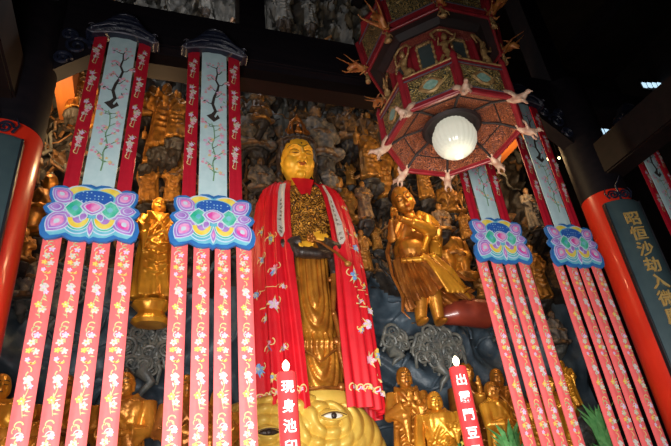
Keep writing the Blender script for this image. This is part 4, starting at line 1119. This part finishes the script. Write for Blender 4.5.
XF = [(262, 122, 26, 1, 'fold', 'tiny crouching figure in the dark rock left above the crown', 'wood_fig', 8.7), (300, 128, 24, 1, 'offer', 'tiny figure in the rock just right of the crown', 'wood_fig', 8.75),
 (335, 136, 26, 0, 'fold', 'tiny standing figure above the seated grey-robed one', 'wood_fig', 9.0), (352, 186, 26, 0, 'raise', 'tiny dancing figure above the long-haired seated one', 'gold3', 9.0),
 (330, 192, 26, 1, 'pray', 'tiny praying figure at the right edge of the statue hair', 'stone_fig', 9.0), (400, 182, 24, 0, 'offer', 'tiny ochre figure above the attendant head', 'gold3', 9.0),
 (362, 105, 30, 0, 'reach', 'small reaching figure under the beam beside the lantern edge', 'gold3', 8.95), (382, 112, 26, 1, 'fold', 'tiny seated figure left of the lantern rim', 'wood_fig', 8.6),
 (350, 255, 30, 1, 'pray', 'small seated figure close to the cloak elbow on the right', 'wood_fig', 8.9), (378, 250, 26, 0, 'fold', 'tiny figure between the ledge boy and the attendant', 'gold3', 9.0),
 (468, 240, 30, 0, 'raise', 'small figure over the round-robed golden one', 'gold3', 9.0), (444, 232, 28, 1, 'fold', 'small seated figure behind the attendant elbow', 'wood_fig', 8.9),
 (484, 262, 30, 0, 'pray', 'small amber figure just left of the third lotus plaque', 'gold3', 8.9), (538, 230, 40, 0, 'fold', 'dark figure between the third and fourth lotus plaques', 'stone_fig', 9.0),
 (150, 120, 34, 1, 'fold', 'orange-lit seated figure near the first banner top', 'gold3', 8.9), (150, 165, 36, 0, 'raise', 'orange-lit dancing figure above the golden monk', 'gold3', 9.0),
 (178, 180, 34, 1, 'pray', 'orange-lit seated figure touching the second banner edge', 'gold3', 9.05), (255, 225, 30, 0, 'fold', 'dark standing figure between the second banner and the red cloak', 'stone_fig', 9.0),
 (30, 185, 34, 0, 'side', 'dim standing figure right above the halo figure at left', 'wood_fig', 8.9), (20, 262, 34, 1, 'pray', 'amber seated figure low by the left column', 'gold3', 8.9),
 (500, 330, 34, 0, 'fold', 'small ochre figure low behind the third banner tails', 'gold3', 9.3), (560, 345, 34, 1, 'fold', 'dark seated figure low between the right banners', 'stone_fig', 9.0)]
for px, py, hp, st, ps, lab, mt_, Y_ in XF:
    relief(px, py, hp, lab, Y=Y_, seat=bool(st), pose=ps, robe=mt_, skin='gold3' if mt_ != 'stone_fig' else 'wood_fig', yaw=((px*7) % 9-4)*.12)
# ------------------------------------------------------------------ scroll clouds carved on the lower wall
def scroll_cloud(px, py, n, w, h, label, seed):
    rd = random.Random(seed); p = at(px, py, 8.75)
    t = thing('scroll_cloud', label, 'carved cloud', p, 0, 'curled cloud carvings on the wave wall')
    for k in range(n):
        a = k*2.4; q = (k/n)**.5
        c = V((w*q*math.cos(a), rd.uniform(-.1, .05), h*q*math.sin(a)))
        mb = MB(); pts = scroll_pts(c, rd.uniform(.10, .165), rd.uniform(1.4, 2.1), rd.choice((-1, 1)), 22)
        pts = [pts[0]+V((rd.uniform(-.1, .1), .12, -rd.uniform(.12, .25)))]+pts
        mb.tube(pts, [.03]+[.034-.018*i/len(pts) for i in range(len(pts)-1)], 0, 7); mb.build('curl', M['scroll'], t)
    mb = MB(); mb.tube([(0, .1, -h*.5), (-.05, .0, -h*1.1), (.08, -.02, -h*1.5), (-.06, 0, -h*1.9), (-.1, .05, -h*2.3)], [.16, .12, .08, .05, .015], 0, 8); mb.build('tail', M['scroll'], t)
    mb = MB(); mb.ell((0, .18, 0), (w*.75, .12, h*.7), 0); mb.build('core', M['slate'], t)
scroll_cloud(148, 348, 24, .38, .36, 'grey curled cloud carving right of the first banner', 2)
scroll_cloud(438, 348, 34, .52, .34, 'grey curled cloud carving under the feet of the attendant statue', 5)
scroll_cloud(395, 342, 7, .22, .18, 'small curled cloud carving right of the red cloak hem', 8)
scroll_cloud(60, 290, 9, .4, .3, 'dim curled cloud carving behind the first banner ribbons', 6)

# ------------------------------------------------------------------ plants on the altar
def plant(px, py, Y, n, l, label, flowers=False, seed=1):
    rd = random.Random(seed); p = at(px, py, Y)
    t = thing('altar_plant', label, 'plant', (p.x, Y, 1.7), 0, 'plants on the altar edge'); h = max(.12, p.z-1.7)
    mb = MB(); mb.lathe([(.09, 0), (.13, .1), (.14, .13), (.12, .13), (.001, .11)], 0, 20); mb.build('pot', M['altar'], t)
    mb = MB()
    for k in range(n):
        a = rd.uniform(0, 2*PI); q = rd.uniform(.3, 1); hh = h*rd.uniform(.55, 1.1)
        tip = V((math.cos(a)*l*q, math.sin(a)*l*q*.6, hh)); mid = tip*.5+V((0, 0, hh*.35)); w_ = V((-math.sin(a), math.cos(a), .3))*.035
        b0_, b1_ = V((tip.x*.1, tip.y*.1, .1)), mid
        mb.add([b0_-w_*.3, b0_+w_*.3, b1_+w_, tip, b1_-w_], [(0, 1, 2, 4), (4, 2, 3)], 0)
        mb.add([b0_-w_*.3+V((0, .004, 0)), b0_+w_*.3+V((0, .004, 0)), b1_+w_+V((0, .004, 0)), tip, b1_-w_+V((0, .004, 0))], [(4, 2, 1, 0), (3, 2, 4)], 0)
    tag(mb.build('leaves', M['leaf'], t), kind='stuff')
    if flowers:
        mb = MB()
        for k in range(60):
            a = rd.uniform(0, 6.28); q = rd.uniform(0, 1)**.5*l; c = V((q*math.cos(a), q*math.sin(a)*.6, h*rd.uniform(.65, 1.08)))
            mb.ell(c, (.022, .022, .016), 0, 7, 5)
        tag(mb.build('blossoms', M['petal_y'], t), kind='stuff')
plant(507, 424, 7.05, 40, .36, 'green leafy plant below the third banner')
plant(595, 408, 7.3, 60, .45, 'green leafy plant between the third and fourth banners', seed=3)
plant(452, 432, 7.35, 30, .24, 'yellow flowering plant left of the right candle', True, 5)
# ------------------------------------------------------------------ octagonal palace lantern
LC = V((3.08, 4.0, 5.23))
t = thing('palace_lantern', 'large octagonal red palace lantern with gilt carving and a glowing ribbed globe', 'lantern', LC)
def oc(r, k): a = math.radians(22.5+45*k); return V((r*math.cos(a), r*math.sin(a)))
def frame_pt(r0, z0, r1, z1, k, u, v, off=0.):
    """point on face k of a tapering octagon: u along, v up, off outward"""
    a = oc(r0+(r1-r0)*v, k); b = oc(r0+(r1-r0)*v, k+1); p = a.lerp(b, u)
    n = V((math.cos(math.radians(45+45*k)), math.sin(math.radians(45+45*k))))
    return V((p.x+n.x*off, p.y+n.y*off, z0+(z1-z0)*v))
def face_slab(mb, F, u0, u1, v0, v1, o0, o1, mi=0):
    vs = [F(u, v, o) for o in (o0, o1) for v in (v0, v1) for u in (u0, u1)]
    mb.add(vs, [(0, 1, 3, 2), (4, 6, 7, 5), (0, 4, 5, 1), (2, 3, 7, 6), (0, 2, 6, 4), (1, 5, 7, 3)], mi)
def panel_face(name, r0, z0, r1, z1, k, frame, carve, cart=True, fw=.10):
    F = lambda u, v, o: frame_pt(r0, z0, r1, z1, k, u, v, o)
    mb = MB(); face_slab(mb, F, 0, 1, 0, 1, -.03, 0); p = mb.build(name, frame, t, False)
    mb = MB()
    for a in ((0, 1, 0, .10), (0, 1, .90, 1), (0, fw*.7, 0, 1), (1-fw*.7, 1, 0, 1)): face_slab(mb, F, *a, 0, .02)
    mb.build('frame_moulding', frame, p, False)
    mb = MB(); face_slab(mb, F, fw, 1-fw, .14, .86, .0, .008); mb.build('carved_inlay', carve, p, False)
    for e in ((.12, .014), (.88, .014)): mb = MB(); face_slab(mb, F, 0, 1, e[0]-e[1], e[0]+e[1], .016, .026); mb.build('bead_line', M['silver'], p, False)
    if cart:
        mb = MB(); n = 20
        def ring(sc, o): return [F(.5+.17*sc*math.cos(2*PI*q/n)*(1+.14*math.cos(4*2*PI*q/n)), .5+.19*sc*math.sin(2*PI*q/n), o) for q in range(n)]
        A, B, C = ring(1.25, .012), ring(1.0, .026), ring(.75, .020)
        mb.add(A+B+C, [(q, (q+1) % n, n+(q+1) % n, n+q) for q in range(n)]+[(n+q, n+(q+1) % n, 2*n+(q+1) % n, 2*n+q) for q in range(n)], 0)
        mb.add(C, [tuple(range(n))], 1)
        mb.build('cartouche', [M['ln_gold'], M['ln_teal']], p, False)
    return p
# concave carved underside
for k in range(8):
    mb = MB()
    def U(u, v, o, k=k):
        r = .75+(.31-.75)*v; q = oc(r, k).lerp(oc(r, k+1), u); return V((q.x, q.y, .17*math.sin(v*PI/2)+o))
    mb.grid(lambda u, v: U(u, v, 0), 8, 8, 0); mb.grid(lambda u, v: U(u, v, .02), 8, 8, 0)
    p = mb.build('underside_panel', M['ln_plate'], t, False)
    mb = MB(); mb.tube([U(0, 0, -.01), U(0, .5, -.012), U(0, 1, -.01)], .014, 0, 6); mb.tube([U(u, .45, -.006) for u in (0, .25, .5, .75, 1)], .008, 0, 6); mb.build('rib', M['ln_dark'], p, False)
    panel_face('rim_panel', .75, .0, .76, .42, k, M['ln_red'], M['ln_carve'])
    mb = MB()
    for z, r, o, mt in ((.0, .765, .020, 'ln_red'), (.43, .775, .016, 'ln_gold')): mb = MB(); mb.tube([V((*oc(r, k), z)), V((*oc(r, k+1), z))], o, 0, 8); mb.build('rim_rail', M[mt], t)
    c = oc(.77, k); mb = MB(); mb.lathe([(.034, -.05), (.038, 0), (.034, .06), (.034, .44), (.042, .46), (.03, .50), (.012, .55)], 0, 10, (c.x, c.y, 0)); mb.build('corner_post', M['ln_red'], t)
mb = MB(); mb.lathe([(.30, .16), (.335, .13), (.31, .10), (.27, .11), (.25, .2), (.22, .24), (.001, .24)], 0, 40); mb.build('lamp_collar', M['ln_dark'], t)
mb = MB(); prof = [(.16, .20), (.19, .16), (.20, .12), (.232, .07), (.243, .0), (.228, -.08), (.19, -.15), (.13, -.20), (.06, -.228), (.05, -.25), (.02, -.262), (.001, -.264)]
mb.lathe(prof, 0, 96, (0, 0, -.02), 1, 1, lambda a, z: 1+.02*math.sin(24*a)*(1 if z > -.2 else 0)); mb.build('lamp_globe', M['globe'], t, label='glowing ribbed glass globe')
# dark core, glazed windows, gilt pillars
for k in range(8):
    F = lambda u, v, o, k=k: frame_pt(.50, .42, .52, 1.06, k, u, v, o)
    mb = MB(); face_slab(mb, F, 0, 1, 0, 1, -.03, 0); w_ = mb.build('window_panel', M['ln_red'], t, False)
    mb = MB(); face_slab(mb, F, .30, .70, .12, .88, .0, .012); mb.build('glass_pane', M['ln_glass'], w_, False)
    mb = MB(); rd = random.Random(k)
    for q in range(26):
        s = q/26*4; u, v = ((.27, .1+.8*(s % 1)), (.73, .1+.8*(s % 1)), (.27+.46*(s % 1), .1), (.27+.46*(s % 1), .9))[int(s)]
        p = F(u, v, .02); mb.ell(p, (.020, .020, .026), 0, 7, 5)
    mb.tube([F(*q, .015) for q in ((.27, .1), (.27, .9), (.73, .9), (.73, .1), (.27, .1))], .012, 0, 6)
    mb.build('gilt_border', M['ln_gold'], w_)
    c = oc(.53, k); mb = MB(); mb.tube([(c.x, c.y, .42), (c.x, c.y, 1.08)], .032, 0, 8); mb.build('pillar', M['ln_red'], t)
    for z0, z1, r0, r1 in ((1.04, 1.10, .55, .60), (1.10, 1.17, .63, .70)):
        mb = MB(); face_slab(mb, lambda u, v, o, k=k: frame_pt(r0, z0, r1, z1, k, u, v, o), 0, 1, 0, 1, -.06, 0); mb.build('cornice', M['ln_dark'] if z0 > 1.08 else M['ln_redcarve'], t, False)
    # canopy
    panel_face('canopy_panel', .80, 1.19, .86, 1.66, k, M['ln_red'], M['ln_carve'], False, .12)
    mb = MB(); F2 = lambda u, v, o, k=k: frame_pt(.80, 1.15, .62, 1.17, k, u, v, o); face_slab(mb, F2, 0, 1, 0, 1, -.0, .012)
    vs = [frame_pt(.80, 1.15, .80, 1.2, k, u, 0, 0) for u in (0, 1)]+[frame_pt(.58, 1.15, .58, 1.2, k, u, 0, 0) for u in (0, 1)]
    mb.add([v+V((0, 0, .02)) for v in vs]+[v+V((0, 0, .05)) for v in vs], [(0, 1, 3, 2), (4, 6, 7, 5), (0, 4, 5, 1), (2, 3, 7, 6)], 0)
    mb.build('canopy_soffit', M['ln_dark'], t, False)
    mb = MB(); mb.tube([V((*oc(.81, k), 1.15)), V((*oc(.81, k+1), 1.15))], .020, 0, 8); mb.build('canopy_rail', M['ln_red'], t)
    c = oc(.82, k); mb = MB(); mb.tube([(c.x, c.y, 1.13), (c.x*1.07, c.y*1.07, 1.64)], .035, 0, 8); mb.build('canopy_post', M['ln_red'], t)
mb = MB(); mb.lathe([(.9, 1.62), (.88, 1.68), (.55, 1.95), (.3, 2.1), (.12, 2.3), (.04, 2.4), (.04, 8.9)], 0, 8); mb.build('roof_and_rod', M['ln_red'], t, False)
# carved dancers standing at the corners, birds under the rim, dragon heads on the canopy
def dancer():
    b = MB()
    b.tube([(0, 0, 0), (.02, 0, .10), (-.02, 0, .2), (.0, 0, .29)], [.05, .042, .03, .042], 0, 8)
    b.ell((0, -.01, .36), (.032, .034, .042), 0); b.ell((0, .0, .405), (.02, .02, .022), 0)
    b.tube([(-.03, 0, .29), (-.09, -.02, .24), (-.07, -.06, .32)], [.018, .015, .012], 0, 6); b.tube([(.03, 0, .29), (.09, -.03, .30), (.12, -.03, .38)], [.018, .015, .012], 0, 6)
    b.tube([(-.09, 0, .34), (-.12, .02, .46), (-.05, .03, .52), (.05, .03, .50), (.11, .02, .40)], [.012, .018, .016, .018, .012], 0, 6)
    b.tube([(-.05, 0, .12), (-.10, 0, .02), (-.07, 0, -.03)], [.022, .018, .01], 0, 6); b.tube([(.05, -.01, .12), (.1, -.02, .05), (.12, 0, -.03)], [.022, .018, .01], 0, 6)
    b.ell((0, 0, -.02), (.08, .06, .04), 0)
    o = b.fuse('carved_dancer', M['ln_gold'], .011, t, 1); return o
d0 = dancer(); me_d = d0.data
def bird():
    b = MB()
    b.tube([(0, .10, .02), (0, .02, -.01), (0, -.06, -.02), (0, -.12, .0)], [.02, .045, .05, .03], 0, 8); b.ell((0, -.145, .02), (.028, .034, .028), 0); b.tube([(0, -.17, .02), (0, -.21, -.01)], [.014, .003], 0, 6)
    for s in (-1, 1):
        b.tube([(s*.03, -.02, .01), (s*.075, .02, .05), (s*.085, .08, .09), (s*.06, .13, .13)], [.03, .04, .03, .006], 0, 8, .45)
        b.tube([(s*.02, -.07, -.03), (s*.04, -.10, -.08), (s*.02, -.13, -.11)], [.02, .016, .008], 0, 6)
    for k in (-1, 0, 1): b.tube([(0, .08, .02), (k*.04, .14, .06), (k*.06, .16, .13)], [.025, .022, .005], 0, 7, .5)
    return b.fuse('carved_bird', M['ln_cream'], .010, t, 1)
b0_ = bird(); me_b = b0_.data
def dragon():
    b = MB()
    b.tube([(0, .10, -.04), (0, .0, -.02), (.02, -.07, .04), (0, -.14, .05), (0, -.20, .01)], [.03, .045, .036, .042, .014], 0, 8)
    b.tube([(0, -.13, .02), (0, -.19, -.03)], [.022, .006], 0, 6); b.tube([(0, -.12, .08), (0, -.08, .13), (0, -.02, .15)], [.016, .014, .004], 0, 6)
    for k, (x, l) in enumerate(((-.10, .20), (.09, .16), (.02, .26))):
        b.tube([(x*.3, -.02, .0), (x*.9, -.10-.02*k, .06), (x*1.3, -.10-l*.6, .10+.03*k), (x*1.2, -.12-l, .18+.05*k)], [.03, .026, .014, .004], 0, 6, .35)
    b.tube([(.0, .04, -.04), (.05, .0, -.10), (.02, -.06, -.13)], [.024, .018, .008], 0, 6)
    return b.fuse('dragon_head', M['ln_dragon'], .0095, t, 1)
g0 = dragon(); me_g = g0.data
for k in range(8):
    a = math.radians(22.5+45*k); rz = a+PI/2
    def inst(me, nm, first, r, z, sc=1, dr=0):
        o = first if k == 0 else link(bpy.data.objects.new(nm, me), t)
        o.location = (r*math.cos(a), r*math.sin(a), z); o.rotation_euler = (dr, 0, rz); o.scale = (sc,)*3
    inst(me_d, 'carved_dancer', d0, .63, .50, 1.05); inst(me_b, 'carved_bird', b0_, .79, -.03, .95, .25); inst(me_g, 'dragon_head', g0, .86, 1.22, 1.0, 0)
    c = oc(.82, k)
    o = link(bpy.data.objects.new('corner_figure', me_d), t); o.location = (.83*math.cos(a), .83*math.sin(a), 1.0); o.rotation_euler = (0, 0, rz); o.scale = (.55,)*3

for i, (px, py) in enumerate(((548, 159), (559, 158))):
    p = at(px, py, 6.55); t = thing('small_bulb', ['small lit bulb left of its twin behind the fourth banner top', 'small lit bulb right of its twin behind the fourth banner top'][i], 'light bulb', p)
    MB().ell((0, 0, 0), (.022, .022, .028), 0, 12, 8).build('bulb', M['bulb'], t); MB().lathe([(.014, .02), (.016, .06), (.004, .07), (.004, .9)], 0, 10).build('socket', M['ln_dark'], t)
# ------------------------------------------------------------------ lights and world
w = bpy.data.worlds.new('world'); scene.world = w; w.use_nodes = True
bg = w.node_tree.nodes['Background']; bg.inputs['Color'].default_value = (.5, .6, .75, 1); bg.inputs['Strength'].default_value = .035
def area(name, loc, target, size, sy, power, color, spread=180):
    l = bpy.data.lights.new(name, 'AREA'); l.shape = 'RECTANGLE'; l.size = size; l.size_y = sy; l.energy = power; l.color = color; l.spread = math.radians(spread)
    o = bpy.data.objects.new(name, l); COL.objects.link(o); o.location = loc
    o.rotation_euler = (V(target)-V(loc)).to_track_quat('-Z', 'Y').to_euler()
    return o
def point(name, loc, power, color, r=.12):
    l = bpy.data.lights.new(name, 'POINT'); l.energy = power; l.color = color; l.shadow_soft_size = r
    o = bpy.data.objects.new(name, l); COL.objects.link(o); o.location = loc
# daylight through the open front doors of the hall (low, behind the camera)
area('door_daylight', (-.6, -.9, 1.5), (2.9, 8, 3.5), 3.6, 1.9, 560, (1, .97, .93), 110)
point('lantern_lamp', (3.08, 4.0, 4.78), 16, (1, .86, .62), .16)
# gallery lamps that gild the rock wall behind the tie beam
point('gallery_lamp', (-1.95, 8.6, 8.5), 55, (1, .62, .28))
point('gallery_lamp', (-.1, 7.6, 7.0), 75, (1, .66, .32))
point('gallery_lamp', (7.9, 8.5, 8.5), 55, (1, .62, .28))
point('gallery_lamp', (5.2, 7.1, 7.6), 95, (1, .70, .36))
point('upper_sky_fill', (1.2, 7.6, 12.6), 90, (.95, .95, 1))  # added light standing in for skylight on the upper relief
scene.view_settings.view_transform = 'Standard'; scene.view_settings.look = 'None'
scene.view_settings.exposure = 0; scene.view_settings.gamma = 1
try: scene.view_settings.use_curve_mapping = False
except Exception: pass
